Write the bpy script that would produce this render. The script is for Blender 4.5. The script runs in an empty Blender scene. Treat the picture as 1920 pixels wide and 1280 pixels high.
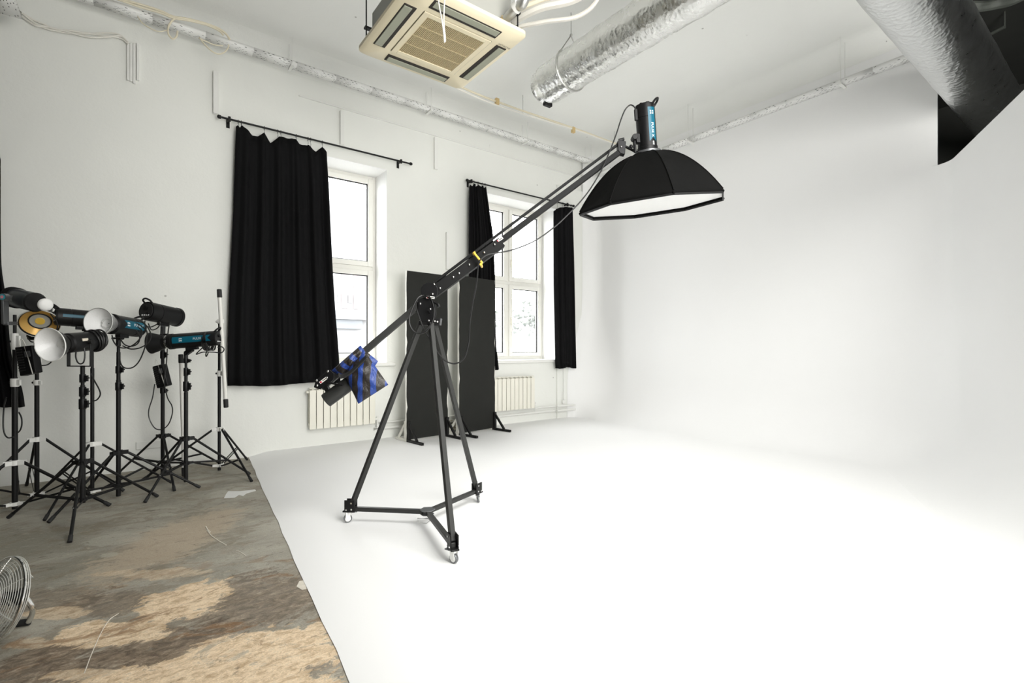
import bpy, math, random
from mathutils import Vector, Matrix

random.seed(7)
scene = bpy.context.scene
COL = scene.collection

# ------------------------------------------------------------------ camera frame
F, CX, HZ, H = 927.0, 960.0, 654.0, 1.4          # focal length in px, image centre, horizon row, eye height
_n = math.hypot(1220, 927)
CA, CB = 1220 / _n, 927 / _n
W, B, CEIL, CYC = 7.15, 7.5, 5.4, 0.05           # window wall (y), back wall (x), ceiling (z), raised white floor (z)

cam_data = bpy.data.cameras.new('camera')
cam = bpy.data.objects.new('camera', cam_data)
COL.objects.link(cam)
cam.location = (0, 0, H)
cam.rotation_euler = (math.pi / 2, 0, -math.atan2(CB, CA))
cam_data.sensor_width = 36
cam_data.lens = 36 * F / 1920
cam_data.shift_y = (HZ - 640) / 1920
cam_data.clip_start = 0.05
scene.camera = cam

# ------------------------------------------------------------------ light and exposure
scene.view_settings.view_transform = 'Standard'
scene.view_settings.look = 'None'
scene.view_settings.gamma = 1
scene.view_settings.use_curve_mapping = False
scene.view_settings.exposure = 0.15
world = bpy.data.worlds.new('overcast')
scene.world = world
world.use_nodes = True
bg = world.node_tree.nodes['Background']
bg.inputs[0].default_value = (0.97, 0.985, 1.0, 1)
bg.inputs[1].default_value = 10.0


def area(name, loc, target, sx, sy, power, col=(1, 1, 1), portal=False, spread=180):
    l = bpy.data.lights.new(name, 'AREA')
    l.shape = 'RECTANGLE'
    l.size, l.size_y, l.energy, l.color = sx, sy, power, col
    l.spread = math.radians(spread)
    if portal:
        l.cycles.is_portal = True
    o = bpy.data.objects.new(name, l)
    COL.objects.link(o)
    o.location = loc
    o.rotation_euler = (Vector(target) - Vector(loc)).to_track_quat('-Z', 'Y').to_euler()
    return o


area('fill_behind_camera', (2.0, -2.1, 2.3), (4.8, 4.6, 2.9), 3.4, 2.8, 245, (1.0, 0.99, 0.955), spread=135)  # unseen fill added behind the camera to brighten the white space
area('overhead_fill', (2.6, -0.4, 5.0), (3.5, 3.7, 0.0), 3.0, 2.4, 165, (1.0, 0.995, 0.965), spread=112)  # unseen lamp added above the view to lift the white floor
WIN = [(1.29, 3.04), (4.79, 6.54)]
WZ0, WZ1, WREV = 1.20, 4.13, 0.45
for _a, _b in WIN:
    area('window_portal', ((_a + _b) / 2, W + WREV + 0.16, (WZ0 + WZ1) / 2), ((_a + _b) / 2, 0, (WZ0 + WZ1) / 2),
         _b - _a, WZ1 - WZ0, 1, portal=True)


# ------------------------------------------------------------------ coordinates
def C(x, d, z):
    return Vector((x * CA + d * CB, -x * CB + d * CA, z))


def dr(x, d, z):
    return C(x, d, z).normalized()


def px(u, v, d):
    return C((u - CX) / F * d, d, H - (v - HZ) / F * d)


def fl(u, v, z=0.0):
    return px(u, v, (H - z) * F / (v - HZ))


def wl(u, v, off=0.0):
    return px(u, v, (W - off) / (CA - CB * (u - CX) / F))


def bk(u, v, off=0.0):
    return px(u, v, (B - off) / (CB + CA * (u - CX) / F))


def ceilp(u, v, z):
    return px(u, v, (z - H) * F / (HZ - v))


def zv(v, d):
    return H - (v - HZ) / F * d


# ------------------------------------------------------------------ materials
class NT:
    def __init__(s, name):
        s.m = bpy.data.materials.new(name)
        s.m.use_nodes = True
        s.t = s.m.node_tree
        s.b = s.t.nodes['Principled BSDF']

    def n(s, typ, **kw):
        nd = s.t.nodes.new(typ)
        for k, v in kw.items():
            if k.startswith('i_'):
                key = k[2:]
                nd.inputs[int(key) if key.isdigit() else key.replace('_', ' ')].default_value = v
            else:
                setattr(nd, k, v)
        return nd

    def l(s, a, b):
        s.t.links.new(a, b)

    def math(s, op, a, b=None, clamp=False):
        nd = s.n('ShaderNodeMath', operation=op, use_clamp=clamp)
        for i, v in enumerate((a, b)):
            if v is None:
                continue
            if isinstance(v, (int, float)):
                nd.inputs[i].default_value = v
            else:
                s.l(v, nd.inputs[i])
        return nd.outputs[0]

    def mix(s, fac, a, b):
        nd = s.n('ShaderNodeMix', data_type='RGBA')
        for sock, v in ((nd.inputs[0], fac), (nd.inputs[6], a), (nd.inputs[7], b)):
            if isinstance(v, (int, float)):
                sock.default_value = v
            elif isinstance(v, tuple):
                sock.default_value = v + (1,) if len(v) == 3 else v
            else:
                s.l(v, sock)
        return nd.outputs[2]

    def pos(s):
        return s.n('ShaderNodeNewGeometry').outputs['Position']

    def noise(s, vec, scale, detail=4, rough=0.55, dist=0.0):
        nd = s.n('ShaderNodeTexNoise', i_Scale=scale, i_Detail=detail, i_Roughness=rough, i_Distortion=dist)
        if vec is not None:
            s.l(vec, nd.inputs['Vector'])
        return nd.outputs['Fac']

    def ramp(s, fac, a, b):
        nd = s.n('ShaderNodeMapRange', interpolation_type='SMOOTHSTEP', i_1=a, i_2=b)
        s.l(fac, nd.inputs[0])
        return nd.outputs[0]

    def bump(s, h, strength, dist=0.01):
        nd = s.n('ShaderNodeBump', i_Strength=strength, i_Distance=dist)
        s.l(h, nd.inputs['Height'])
        s.l(nd.outputs[0], s.b.inputs['Normal'])


def M(name, col, rough=0.5, metal=0.0, var=0.0, vs=8.0, bump=0.0, bs=60.0, coat=0.0, spec=None):
    t = NT(name)
    t.b.inputs['Roughness'].default_value = rough
    t.b.inputs['Metallic'].default_value = metal
    if spec is not None:
        t.b.inputs['Specular IOR Level'].default_value = spec
    if coat:
        t.b.inputs['Coat Weight'].default_value = coat
    t.b.inputs['Base Color'].default_value = tuple(col) + (1,)
    p = t.n('ShaderNodeTexCoord').outputs['Object']
    if var:
        f = t.noise(p, vs)
        lo = tuple(c * (1 - var) for c in col)
        hi = tuple(min(1, c * (1 + var)) for c in col)
        t.l(t.mix(f, lo, hi), t.b.inputs['Base Color'])
    if bump:
        t.bump(t.noise(p, bs, 3), bump)
    return t.m


def make_plaster(name, col, specks=True):
    t = NT(name)
    t.b.inputs['Roughness'].default_value = 0.85
    t.b.inputs['Specular IOR Level'].default_value = 0.15
    p = t.pos()
    big = t.noise(p, 0.6, 3)
    c = t.mix(t.ramp(big, 0.3, 0.7), tuple(x * 0.975 for x in col), tuple(min(1, x * 1.02) for x in col))
    if specks:
        sp = t.noise(p, 7.0, 5, 0.7, 0.6)
        c = t.mix(t.math('MULTIPLY', t.ramp(sp, 0.70, 0.78), 0.35), c, tuple(x * 0.6 for x in col))
        vo = t.n('ShaderNodeTexVoronoi', i_Scale=2.2)
        t.l(p, vo.inputs['Vector'])
        dot = t.math('MULTIPLY', t.math('LESS_THAN', vo.outputs['Distance'], 0.028), 0.55)
        c = t.mix(dot, c, (0.2, 0.19, 0.17))
    t.l(c, t.b.inputs['Base Color'])
    h = t.math('ADD', t.noise(p, 3.0, 5, 0.6), t.math('MULTIPLY', t.noise(p, 40, 3), 0.15))
    t.bump(h, 0.25, 0.03)
    return t.m


def make_concrete():
    t = NT('worn_concrete')
    p = t.pos()
    sep = t.n('ShaderNodeSeparateXYZ')
    t.l(p, sep.inputs[0])
    x, y = sep.outputs[0], sep.outputs[1]
    mp = t.n('ShaderNodeMapping', i_Rotation=(0, 0, math.radians(-16)), i_Scale=(0.7, 1.2, 1))
    t.l(p, mp.inputs['Vector'])
    v = mp.outputs[0]
    n1 = t.noise(v, 1.3, 8, 0.62, 0.5)
    n2 = t.noise(v, 4.5, 9, 0.68, 0.7)
    n3 = t.noise(v, 20.0, 9, 0.75, 0.6)
    n4 = t.noise(p, 110.0, 5, 0.75)
    n5 = t.noise(v, 9.0, 9, 0.72, 1.4)
    wob = t.math('ADD', t.math('MULTIPLY', t.math('SUBTRACT', n2, 0.5), 2.6), t.math('MULTIPLY', t.math('SUBTRACT', n3, 0.5), 1.7))

    def px_blob(u, v_, wu, hv, soft=0.2):
        c = fl(u, v_)
        e1 = fl(u + wu, v_) - c
        e2 = fl(u, v_ - hv) - c
        ang = math.atan2(e1.y, e1.x)
        ca, sa = math.cos(ang), math.sin(ang)
        dx, dy = t.math('SUBTRACT', x, c.x), t.math('SUBTRACT', y, c.y)
        a = t.math('MULTIPLY', t.math('ADD', t.math('MULTIPLY', dx, ca), t.math('MULTIPLY', dy, sa)), 1 / e1.length)
        b = t.math('MULTIPLY', t.math('SUBTRACT', t.math('MULTIPLY', dy, ca), t.math('MULTIPLY', dx, sa)), 1 / e2.length)
        r = t.math('SQRT', t.math('ADD', t.math('MULTIPLY', a, a), t.math('MULTIPLY', b, b)))
        return t.math('SUBTRACT', 1, t.ramp(t.math('ADD', r, wob), 1 - soft, 1 + soft))

    c = t.mix(t.ramp(n1, 0.32, 0.68), (0.235, 0.22, 0.178), (0.40, 0.378, 0.32))
    c = t.mix(t.math('MULTIPLY', t.ramp(n2, 0.50, 0.60), 0.55), c, (0.20, 0.165, 0.118))
    c = t.mix(t.math('MULTIPLY', t.ramp(n5, 0.54, 0.66), 0.45), c, (0.36, 0.345, 0.30))
    c = t.mix(t.math('MULTIPLY', px_blob(330, 1010, 75, 48, 0.25), 0.75), c, (0.44, 0.36, 0.265))
    for (u, v_, wu, hv) in ((215, 1012, 42, 9), (430, 925, 26, 8), (205, 1040, 16, 4), (310, 965, 14, 3)):
        c = t.mix(t.math('MULTIPLY', px_blob(u, v_, wu, hv, 0.06), 0.55), c, (0.42, 0.40, 0.34))
    brown = t.mix(t.ramp(n3, 0.38, 0.62), (0.10, 0.073, 0.050), (0.26, 0.20, 0.14))
    for (u, v_, wu, hv, k) in ((480, 1125, 120, 50, 0.75), (330, 1205, 150, 34, 0.9), (250, 1255, 160, 30, 0.85), (90, 1125, 100, 18, 0.55),
                               (560, 1235, 80, 30, 0.6), (215, 1130, 80, 20, 0.65), (60, 1250, 80, 34, 0.9), (140, 1215, 60, 16, 0.6)):
        c = t.mix(t.math('MULTIPLY', px_blob(u, v_, wu, hv), k), c, brown)
    tan = t.mix(t.ramp(n3, 0.34, 0.60), (0.46, 0.33, 0.20), (0.80, 0.64, 0.45))
    for (u, v_, wu, hv, k) in ((345, 1128, 72, 30, 1.0), (215, 1186, 105, 19, 0.95), (500, 1218, 140, 40, 1.0), (410, 1272, 230, 26, 1.0),
                               (170, 1264, 70, 8, 0.6), (110, 1150, 60, 8, 0.6), (590, 1185, 30, 22, 0.9), (300, 1075, 100, 8, 0.45), (60, 1205, 40, 8, 0.5)):
        c = t.mix(t.math('MULTIPLY', px_blob(u, v_, wu, hv, 0.10), k), c, tan)
    near = t.math('SUBTRACT', 1, t.ramp(y, 3.0, 4.4))
    rust = t.math('MULTIPLY', t.ramp(t.noise(v, 3.4, 9, 0.72, 1.2), 0.55, 0.62), near)
    c = t.mix(t.math('MULTIPLY', rust, 0.7), c, (0.215, 0.115, 0.050))
    grey = t.math('MULTIPLY', t.ramp(t.noise(v, 2.7, 9, 0.74, 1.0), 0.57, 0.63), near)
    c = t.mix(t.math('MULTIPLY', grey, 0.6), c, (0.30, 0.295, 0.255))
    c = t.mix(t.math('MULTIPLY', t.ramp(n3, 0.56, 0.66), 0.5), c, (0.50, 0.44, 0.34))
    c = t.mix(t.math('MULTIPLY', t.ramp(t.noise(v, 15, 9, 0.76, 1.3), 0.56, 0.66), 0.6), c, (0.085, 0.070, 0.050))
    mul = t.n('ShaderNodeMix', data_type='RGBA', blend_type='MULTIPLY', i_0=0.5)
    t.l(c, mul.inputs[6])
    g = t.n('ShaderNodeCombineColor')
    for i in range(3):
        t.l(t.math('MULTIPLY', n4, 2.0), g.inputs[i])
    t.l(g.outputs[0], mul.inputs[7])
    t.l(mul.outputs[2], t.b.inputs['Base Color'])
    t.b.inputs['Roughness'].default_value = 0.6
    t.b.inputs['Specular IOR Level'].default_value = 0.25
    t.bump(t.math('ADD', t.math('MULTIPLY', n3, 0.6), t.math('MULTIPLY', n4, 0.3)), 0.35, 0.02)
    return t.m


def make_perforated():
    t = NT('perforated_white_metal')
    uv = t.n('ShaderNodeUVMap').outputs[0]
    sep = t.n('ShaderNodeSeparateXYZ')
    t.l(uv, sep.inputs[0])
    u, v = sep.outputs[0], sep.outputs[1]
    row = t.math('FLOOR', t.math('MULTIPLY', v, 1 / 0.022))
    uo = t.math('ADD', u, t.math('MULTIPLY', row, 0.019))
    fu = t.math('FRACT', t.math('MULTIPLY', uo, 1 / 0.055))
    fv = t.math('FRACT', t.math('MULTIPLY', v, 1 / 0.022))
    slot_shade = t.math('MULTIPLY', t.math('LESS_THAN', fu, 0.42), t.math('LESS_THAN', t.math('ABSOLUTE', t.math('SUBTRACT', fv, 0.5)), 0.15))
    wn = t.n('ShaderNodeTexWhiteNoise', noise_dimensions='2D')
    cb = t.n('ShaderNodeCombineXYZ')
    t.l(t.math('FLOOR', t.math('MULTIPLY', uo, 1 / 0.055)), cb.inputs[0])
    t.l(row, cb.inputs[1])
    t.l(cb.outputs[0], wn.inputs['Vector'])
    slot_shade = t.math('MULTIPLY', slot_shade, t.math('LESS_THAN', wn.outputs['Value'], 0.45))
    t.l(t.mix(slot_shade, (0.84, 0.84, 0.82), (0.05, 0.05, 0.05)), t.b.inputs['Base Color'])  # slots are not cut; their shaded inside is painted as dark grey
    t.b.inputs['Roughness'].default_value = 0.5
    return t.m


def make_glass():
    t = NT('window_glass')
    tr = t.n('ShaderNodeBsdfTransparent')
    gl = t.n('ShaderNodeBsdfGlossy', i_Roughness=0.02)
    mx = t.n('ShaderNodeMixShader', i_0=0.05)
    t.l(tr.outputs[0], mx.inputs[1])
    t.l(gl.outputs[0], mx.inputs[2])
    t.l(mx.outputs[0], t.t.nodes['Material Output'].inputs['Surface'])
    return t.m


def make_foil(name, col, rough, crinkle, scale):
    t = NT(name)
    t.b.inputs['Base Color'].default_value = tuple(col) + (1,)
    t.b.inputs['Metallic'].default_value = 1
    p = t.pos()
    vo = t.n('ShaderNodeTexVoronoi', i_Scale=scale)
    t.l(p, vo.inputs['Vector'])
    n = t.noise(p, scale * 0.35, 5, 0.6, 0.5)
    h = t.math('ADD', t.math('MULTIPLY', vo.outputs['Distance'], 0.5), n)
    t.l(t.math('ADD', t.math('MULTIPLY', n, 0.22), rough), t.b.inputs['Roughness'])
    t.bump(h, crinkle, 0.02)
    return t.m


def make_stripes():
    t = NT('blue_and_black_nylon')
    uv = t.n('ShaderNodeUVMap').outputs[0]
    sep = t.n('ShaderNodeSeparateXYZ')
    t.l(uv, sep.inputs[0])
    w = t.math('FRACT', sep.outputs[0])
    s = t.math('LESS_THAN', w, 0.42)
    t.l(t.mix(s, (0.022, 0.018, 0.016), (0.022, 0.055, 0.25)), t.b.inputs['Base Color'])
    t.b.inputs['Roughness'].default_value = 0.38
    p = t.n('ShaderNodeTexCoord').outputs['Object']
    t.bump(t.noise(p, 16, 4, 0.6, 1.0), 0.5, 0.02)
    return t.m


PLASTER = make_plaster('white_wall_plaster', (0.805, 0.812, 0.775))
CEILM = make_plaster('white_ceiling_paint', (0.86, 0.866, 0.835))
CYCM = M('white_studio_paint', (0.875, 0.875, 0.87), 0.6, var=0.008, vs=2.0, spec=0.25)
REVEAL = M('white_reveal_paint', (0.84, 0.84, 0.82), 0.7, var=0.02)
CONC = make_concrete()
DARKROOM = M('dark_grey', (0.072, 0.075, 0.068), 0.8, var=0.25, vs=1.5)  # dark grey base colour for the space beyond and walls out of view
DARKTRAY = M('grey_green_metal', (0.11, 0.12, 0.105), 0.6, var=0.3)
WHITE = M('white_enamel', (0.80, 0.80, 0.77), 0.4, var=0.02)
CREAM = M('cream_enamel', (0.80, 0.78, 0.69), 0.42, var=0.02)
PVC = M('white_plastic_frame', (0.80, 0.79, 0.74), 0.4, var=0.02)
ACCREAM = M('yellowed_plastic', (0.80, 0.72, 0.52), 0.45, var=0.03)
ACGRILLE = M('tan_grille_plastic', (0.56, 0.46, 0.27), 0.5, var=0.05)
ACSLOT = M('dark_slot', (0.03, 0.025, 0.02), 0.8, var=0.2)
ACFLAP = M('grey_green_flap', (0.34, 0.35, 0.27), 0.5, var=0.05)
GALV = M('galvanised_steel', (0.55, 0.55, 0.53), 0.4, 0.9, var=0.1)
INSUL = M('greyed_pipe_insulation', (0.56, 0.54, 0.49), 0.7, var=0.05)
CASING = M('pale_grey_casing', (0.36, 0.36, 0.33), 0.6, var=0.05)
PERF = make_perforated()
GLASS = make_glass()
FOIL = make_foil('crinkled_foil', (0.86, 0.86, 0.84), 0.16, 0.35, 26)
FOILD = make_foil('dull_foil', (0.72, 0.73, 0.73), 0.2, 0.4, 26)
STRIPES = make_stripes()
BLKCLOTH = M('black_blackout_cloth', (0.0045, 0.0045, 0.005), 0.8, var=0.15, vs=3, bump=0.1, bs=200, spec=0.12)
BLKFAB = M('black_softbox_fabric', (0.003, 0.003, 0.0029), 0.75, var=0.1, bump=0.35, bs=9, spec=0.07)
BLACK = M('black_metal', (0.008, 0.008, 0.008), 0.45, 0.0, var=0.1, spec=0.25)
BLKPLA = M('black_plastic', (0.0055, 0.0055, 0.006), 0.45, var=0.1, spec=0.28)
RUBBER = M('black_rubber', (0.012, 0.012, 0.012), 0.7, var=0.1)
DGREY = M('dark_grey_metal', (0.028, 0.0285, 0.027), 0.42, 0.2, var=0.1, spec=0.4)
GREYMET = M('grey_metal', (0.16, 0.165, 0.17), 0.35, 0.6, var=0.1)
BOARD = M('black_painted_board', (0.016, 0.0165, 0.0145), 0.8, var=0.2, vs=5, spec=0.25)
BOARDW = M('white_painted_board', (0.78, 0.77, 0.71), 0.7, var=0.04)
CABLEB = M('black_cable', (0.008, 0.008, 0.008), 0.45, var=0.1)
CABLEW = M('white_cable', (0.78, 0.76, 0.70), 0.5, var=0.04)
CABLEC = M('cream_cable', (0.74, 0.68, 0.53), 0.5, var=0.06)
TAN = M('tan_plastic', (0.62, 0.46, 0.22), 0.5, var=0.05)
TEAL = M('teal_label', (0.0, 0.095, 0.15), 0.4, var=0.04)
WHITEL = M('white_lettering', (0.8, 0.82, 0.82), 0.5, var=0.02)
GREYL = M('grey_lettering', (0.12, 0.11, 0.09), 0.6, var=0.02)
RED = M('red_print', (0.5, 0.02, 0.04), 0.4, var=0.05)
YELLOW = M('yellow_clamp_plastic', (0.74, 0.49, 0.07), 0.4, var=0.05)
SILVER = M('silver_reflector', (0.86, 0.86, 0.85), 0.28, 0.85, var=0.04, bump=0.2, bs=90)
LINING = M('white_reflector_lining', (0.92, 0.92, 0.91), 0.4, 0.05, var=0.03, bump=0.15, bs=70)
BOOMB = M('satin_black_tube', (0.0045, 0.0045, 0.0045), 0.5, 0.0, var=0.1, spec=0.15)
LENSW = M('white_diffuser_disc', (0.85, 0.85, 0.83), 0.35, var=0.02)
DIFF = M('white_diffuser_cloth', (0.86, 0.86, 0.85), 0.7, var=0.01)
GOLD = M('amber_reflector', (0.70, 0.42, 0.11), 0.35, 0.25, var=0.05)
LEDY = M('yellow_led_chip', (0.85, 0.55, 0.08), 0.4, var=0.03)
CHROME = M('chrome', (0.75, 0.75, 0.74), 0.18, 1.0, var=0.03)
STEEL = M('steel_wire', (0.66, 0.66, 0.62), 0.35, 0.45, var=0.05)
BLADE = M('grey_fan_blade', (0.42, 0.42, 0.38), 0.4, 0.5, var=0.05)
TUBEW = M('translucent_white_tube', (0.72, 0.71, 0.67), 0.4, var=0.03)
STICK = M('pale_sticker', (0.72, 0.66, 0.55), 0.5, var=0.1, vs=30)
TAPE = M('white_tape', (0.72, 0.72, 0.70), 0.6, var=0.06, vs=20)
CHALK = M('pale_paint_scrape', (0.62, 0.58, 0.50), 0.8, var=0.2, vs=30)
SACK = M('beige_rope', (0.42, 0.38, 0.30), 0.8, var=0.2, vs=20)
PINKWALL = M('pale_pink_render', (0.215, 0.185, 0.183), 0.9, var=0.06, vs=0.4)
PALEWALL = M('pale_render', (0.30, 0.30, 0.30), 0.9, var=0.06, vs=0.4)
BLUEBAND = M('grey_blue_cladding', (0.150, 0.160, 0.168), 0.8, var=0.06, vs=0.4)
OUTWIN = M('dim_window_glass', (0.155, 0.158, 0.16), 0.4, var=0.1)
ASPHALT = M('pale_asphalt', (0.22, 0.22, 0.22), 0.9, var=0.1, vs=0.3)
CARGREY = M('grey_car_paint', (0.13, 0.135, 0.15), 0.5, var=0.05)
LEAFM = M('pale_green_leaves', (0.235, 0.25, 0.23), 0.8, var=0.2, vs=2)

# ------------------------------------------------------------------ mesh helpers
ROOT = {}


def tag(o, label=None, cat=None, group=None, kind=None):
    if label:
        o['label'] = label
    if cat:
        o['category'] = cat
    if group:
        o['group'] = group
    if kind:
        o['kind'] = kind
    return o


def thing(name, label, cat, loc, group=None):
    o = bpy.data.objects.new(name, None)
    o.empty_display_size = 0.1
    COL.objects.link(o)
    o.location = loc
    ROOT[o.name] = Vector(loc)
    return tag(o, label, cat, group)


def perp(a):
    a = a.normalized()
    h = Vector((0, 0, 1)) if abs(a.z) < 0.9 else Vector((1, 0, 0))
    s = a.cross(h).normalized()
    return s, s.cross(a).normalized()       # side, up


class MB:
    def __init__(s):
        s.v, s.f, s.mi, s.uv = [], [], [], []

    def add(s, vs, fs, mi=0, uvs=None):
        o = len(s.v)
        s.v += [Vector(x) for x in vs]
        for i, f in enumerate(fs):
            s.f.append([o + k for k in f])
            s.mi.append(mi)
            s.uv.append(uvs[i] if uvs else None)
        return s

    def box(s, c, size, ax=None, mi=0):
        ex, ey, ez = ax if ax else (Vector((1, 0, 0)), Vector((0, 1, 0)), Vector((0, 0, 1)))
        c = Vector(c)
        a, b, d = size[0] / 2, size[1] / 2, size[2] / 2
        vs = [c + ex * (a * i) + ey * (b * j) + ez * (d * k) for k in (-1, 1) for j in (-1, 1) for i in (-1, 1)]
        return s.add(vs, [(0, 2, 3, 1), (4, 5, 7, 6), (0, 1, 5, 4), (2, 6, 7, 3), (0, 4, 6, 2), (1, 3, 7, 5)], mi)

    def bb(s, lo, hi, mi=0):
        lo, hi = Vector(lo), Vector(hi)
        return s.box((lo + hi) / 2, hi - lo, None, mi)

    def beam(s, p0, p1, w, h, up=None, mi=0):
        p0, p1 = Vector(p0), Vector(p1)
        a = (p1 - p0)
        L = a.length
        a.normalize()
        if up is None:
            sd, u = perp(a)
        else:
            sd = a.cross(Vector(up)).normalized()
            u = sd.cross(a).normalized()
        return s.box((p0 + p1) / 2, (L, w, h), (a, sd, u), mi)

    def lathe(s, p, axis, prof, n=20, mi=0, caps=True):
        p, a = Vector(p), Vector(axis).normalized()
        sd, u = perp(a)
        vs, fs = [], []
        for (t, r) in prof:
            for k in range(n):
                q = 2 * math.pi * k / n
                vs.append(p + a * t + (sd * math.cos(q) + u * math.sin(q)) * max(r, 1e-5))
        for i in range(len(prof) - 1):
            for k in range(n):
                k2 = (k + 1) % n
                fs.append((i * n + k, i * n + k2, (i + 1) * n + k2, (i + 1) * n + k))
        if caps:
            fs.append(tuple(range(n))[::-1])
            m = (len(prof) - 1) * n
            fs.append(tuple(range(m, m + n)))
        return s.add(vs, fs, mi)

    def cyl(s, p0, p1, r0, r1=None, n=14, mi=0):
        p0, p1 = Vector(p0), Vector(p1)
        return s.lathe(p0, p1 - p0, [(0, r0), ((p1 - p0).length, r0 if r1 is None else r1)], n, mi)

    def ball(s, c, r, n=12, sq=1.0, axis=(0, 0, 1), mi=0):
        m = max(4, n // 2)
        prof = [(-r * sq * math.cos(math.pi * i / m), r * math.sin(math.pi * i / m)) for i in range(m + 1)]
        return s.lathe(c, axis, prof, n, mi, caps=False)

    def tube(s, pts, r, n=8, closed=False, mi=0):
        pts = [Vector(p) for p in pts]
        N = len(pts)
        vs, fs = [], []
        prev = None
        for i, p in enumerate(pts):
            if closed:
                tg = pts[(i + 1) % N] - pts[i - 1]
            else:
                tg = pts[min(i + 1, N - 1)] - pts[max(i - 1, 0)]
            if tg.length < 1e-9:
                tg = Vector((0, 0, 1))
            tg.normalize()
            if prev is None:
                sd, u = perp(tg)
            else:
                sd = (prev - tg * prev.dot(tg))
                sd = sd.normalized() if sd.length > 1e-6 else perp(tg)[0]
                u = tg.cross(sd)
            prev = sd
            for k in range(n):
                q = 2 * math.pi * k / n
                vs.append(p + (sd * math.cos(q) + u * math.sin(q)) * r)
        for i in range(N if closed else N - 1):
            j = (i + 1) % N
            for k in range(n):
                k2 = (k + 1) % n
                fs.append((i * n + k, i * n + k2, j * n + k2, j * n + k))
        if not closed:
            fs.append(tuple(range(n))[::-1])
            fs.append(tuple(range((N - 1) * n, N * n)))
        return s.add(vs, fs, mi)

    def ring(s, c, axis, R, r, n=24, m=8, mi=0):
        c = Vector(c)
        sd, u = perp(Vector(axis))
        return s.tube([c + (sd * math.cos(2 * math.pi * k / n) + u * math.sin(2 * math.pi * k / n)) * R for k in range(n)], r, m, True, mi)

    def prism(s, front, back, mi=0):
        n = len(front)
        vs = list(front) + list(back)
        fs = [tuple(range(n)), tuple(range(n, 2 * n))[::-1]]
        for k in range(n):
            k2 = (k + 1) % n
            fs.append((k2, k, n + k, n + k2))
        return s.add(vs, fs, mi)

    def grid(s, fn, nu, nv, mi=0, uvfn=None):
        vs = [fn(i / nu, j / nv) for j in range(nv + 1) for i in range(nu + 1)]
        fs, uvs = [], []
        for j in range(nv):
            for i in range(nu):
                a = j * (nu + 1) + i
                fs.append((a, a + 1, a + nu + 2, a + nu + 1))
                if uvfn:
                    uvs.append([uvfn(i / nu, j / nv), uvfn((i + 1) / nu, j / nv), uvfn((i + 1) / nu, (j + 1) / nv), uvfn(i / nu, (j + 1) / nv)])
        return s.add(vs, fs, mi, uvs if uvfn else None)

    def build(s, name, mats, parent=None, bevel=0.0, sharp=35, loc=None, flip=False, solid=0.0):
        if parent is not None:
            off = ROOT[parent.name]
        elif loc is not None:
            off = Vector(loc)
        else:
            xs = [v.x for v in s.v]
            ys = [v.y for v in s.v]
            off = Vector(((min(xs) + max(xs)) / 2, (min(ys) + max(ys)) / 2, min(v.z for v in s.v)))
        me = bpy.data.meshes.new(name)
        me.from_pydata([v - off for v in s.v], [], s.f)
        for m in (mats if isinstance(mats, (list, tuple)) else [mats]):
            me.materials.append(m)
        me.polygons.foreach_set('material_index', s.mi)
        me.polygons.foreach_set('use_smooth', [True] * len(s.f))
        if any(u for u in s.uv):
            lay = me.uv_layers.new(name='UVMap')
            for p, u in zip(me.polygons, s.uv):
                if u:
                    for k, li in enumerate(p.loop_indices):
                        lay.data[li].uv = u[k]
        if flip:
            me.flip_normals()
        me.update()
        me.set_sharp_from_angle(angle=math.radians(sharp))
        o = bpy.data.objects.new(name, me)
        COL.objects.link(o)
        if parent is not None:
            o.parent = parent
            ROOT[o.name] = off
        else:
            o.location = off
            ROOT[o.name] = off
        if solid:
            md = o.modifiers.new('thickness', 'SOLIDIFY')
            md.thickness = solid
            md.offset = 0
        if bevel:
            md = o.modifiers.new('bevel', 'BEVEL')
            md.width = bevel
            md.segments = 2
            md.limit_method = 'ANGLE'
            md.angle_limit = math.radians(40)
        return o


def cr(pts, k=6):
    """smooth curve through the points"""
    pts = [Vector(p) for p in pts]
    P = [pts[0] * 2 - pts[1]] + pts + [pts[-1] * 2 - pts[-2]]
    out = []
    for i in range(1, len(P) - 2):
        a, b, c, d = P[i - 1], P[i], P[i + 1], P[i + 2]
        for j in range(k):
            t = j / k
            out.append(0.5 * ((2 * b) + (c - a) * t + (2 * a - 5 * b + 4 * c - d) * t * t + (3 * b - a - 3 * c + d) * t ** 3))
    out.append(pts[-1])
    return out


def lerp_list(tab, t):
    for (a, x), (b, y) in zip(tab, tab[1:]):
        if t <= b:
            k = 0 if b == a else max(0, (t - a) / (b - a))
            return x + (y - x) * k
    return tab[-1][1]


def lettering(text, size, name, mat, parent, place):
    cu = bpy.data.curves.new('lettering_curve', 'FONT')
    cu.body, cu.size, cu.align_x, cu.align_y = text, size, 'CENTER', 'CENTER'
    cu.resolution_u = 2
    tmp = bpy.data.objects.new('lettering_tmp', cu)
    COL.objects.link(tmp)
    dg = bpy.context.evaluated_depsgraph_get()
    me0 = bpy.data.meshes.new_from_object(tmp.evaluated_get(dg))
    mb = MB()
    mb.add([place(v.co.x, v.co.y) for v in me0.vertices], [tuple(p.vertices) for p in me0.polygons])
    bpy.data.objects.remove(tmp)
    bpy.data.meshes.remove(me0)
    return mb.build(name, mat, parent)


def cable(name, pts, r, mat, label, group=None, k=6, cat='cable'):
    o = MB().tube(cr(pts, k), r, 7).build(name, mat)
    return tag(o, label, cat, group)


def struct(o):
    o['kind'] = 'structure'
    return o


# ------------------------------------------------------------------ the room
X0, Y0 = -4.0, -4.2
# concrete slab
struct(MB().bb((X0 - 0.2, Y0 - 0.2, -0.2), (11.0, W + 0.05, 0.0)).build('floor', CONC))

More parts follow.
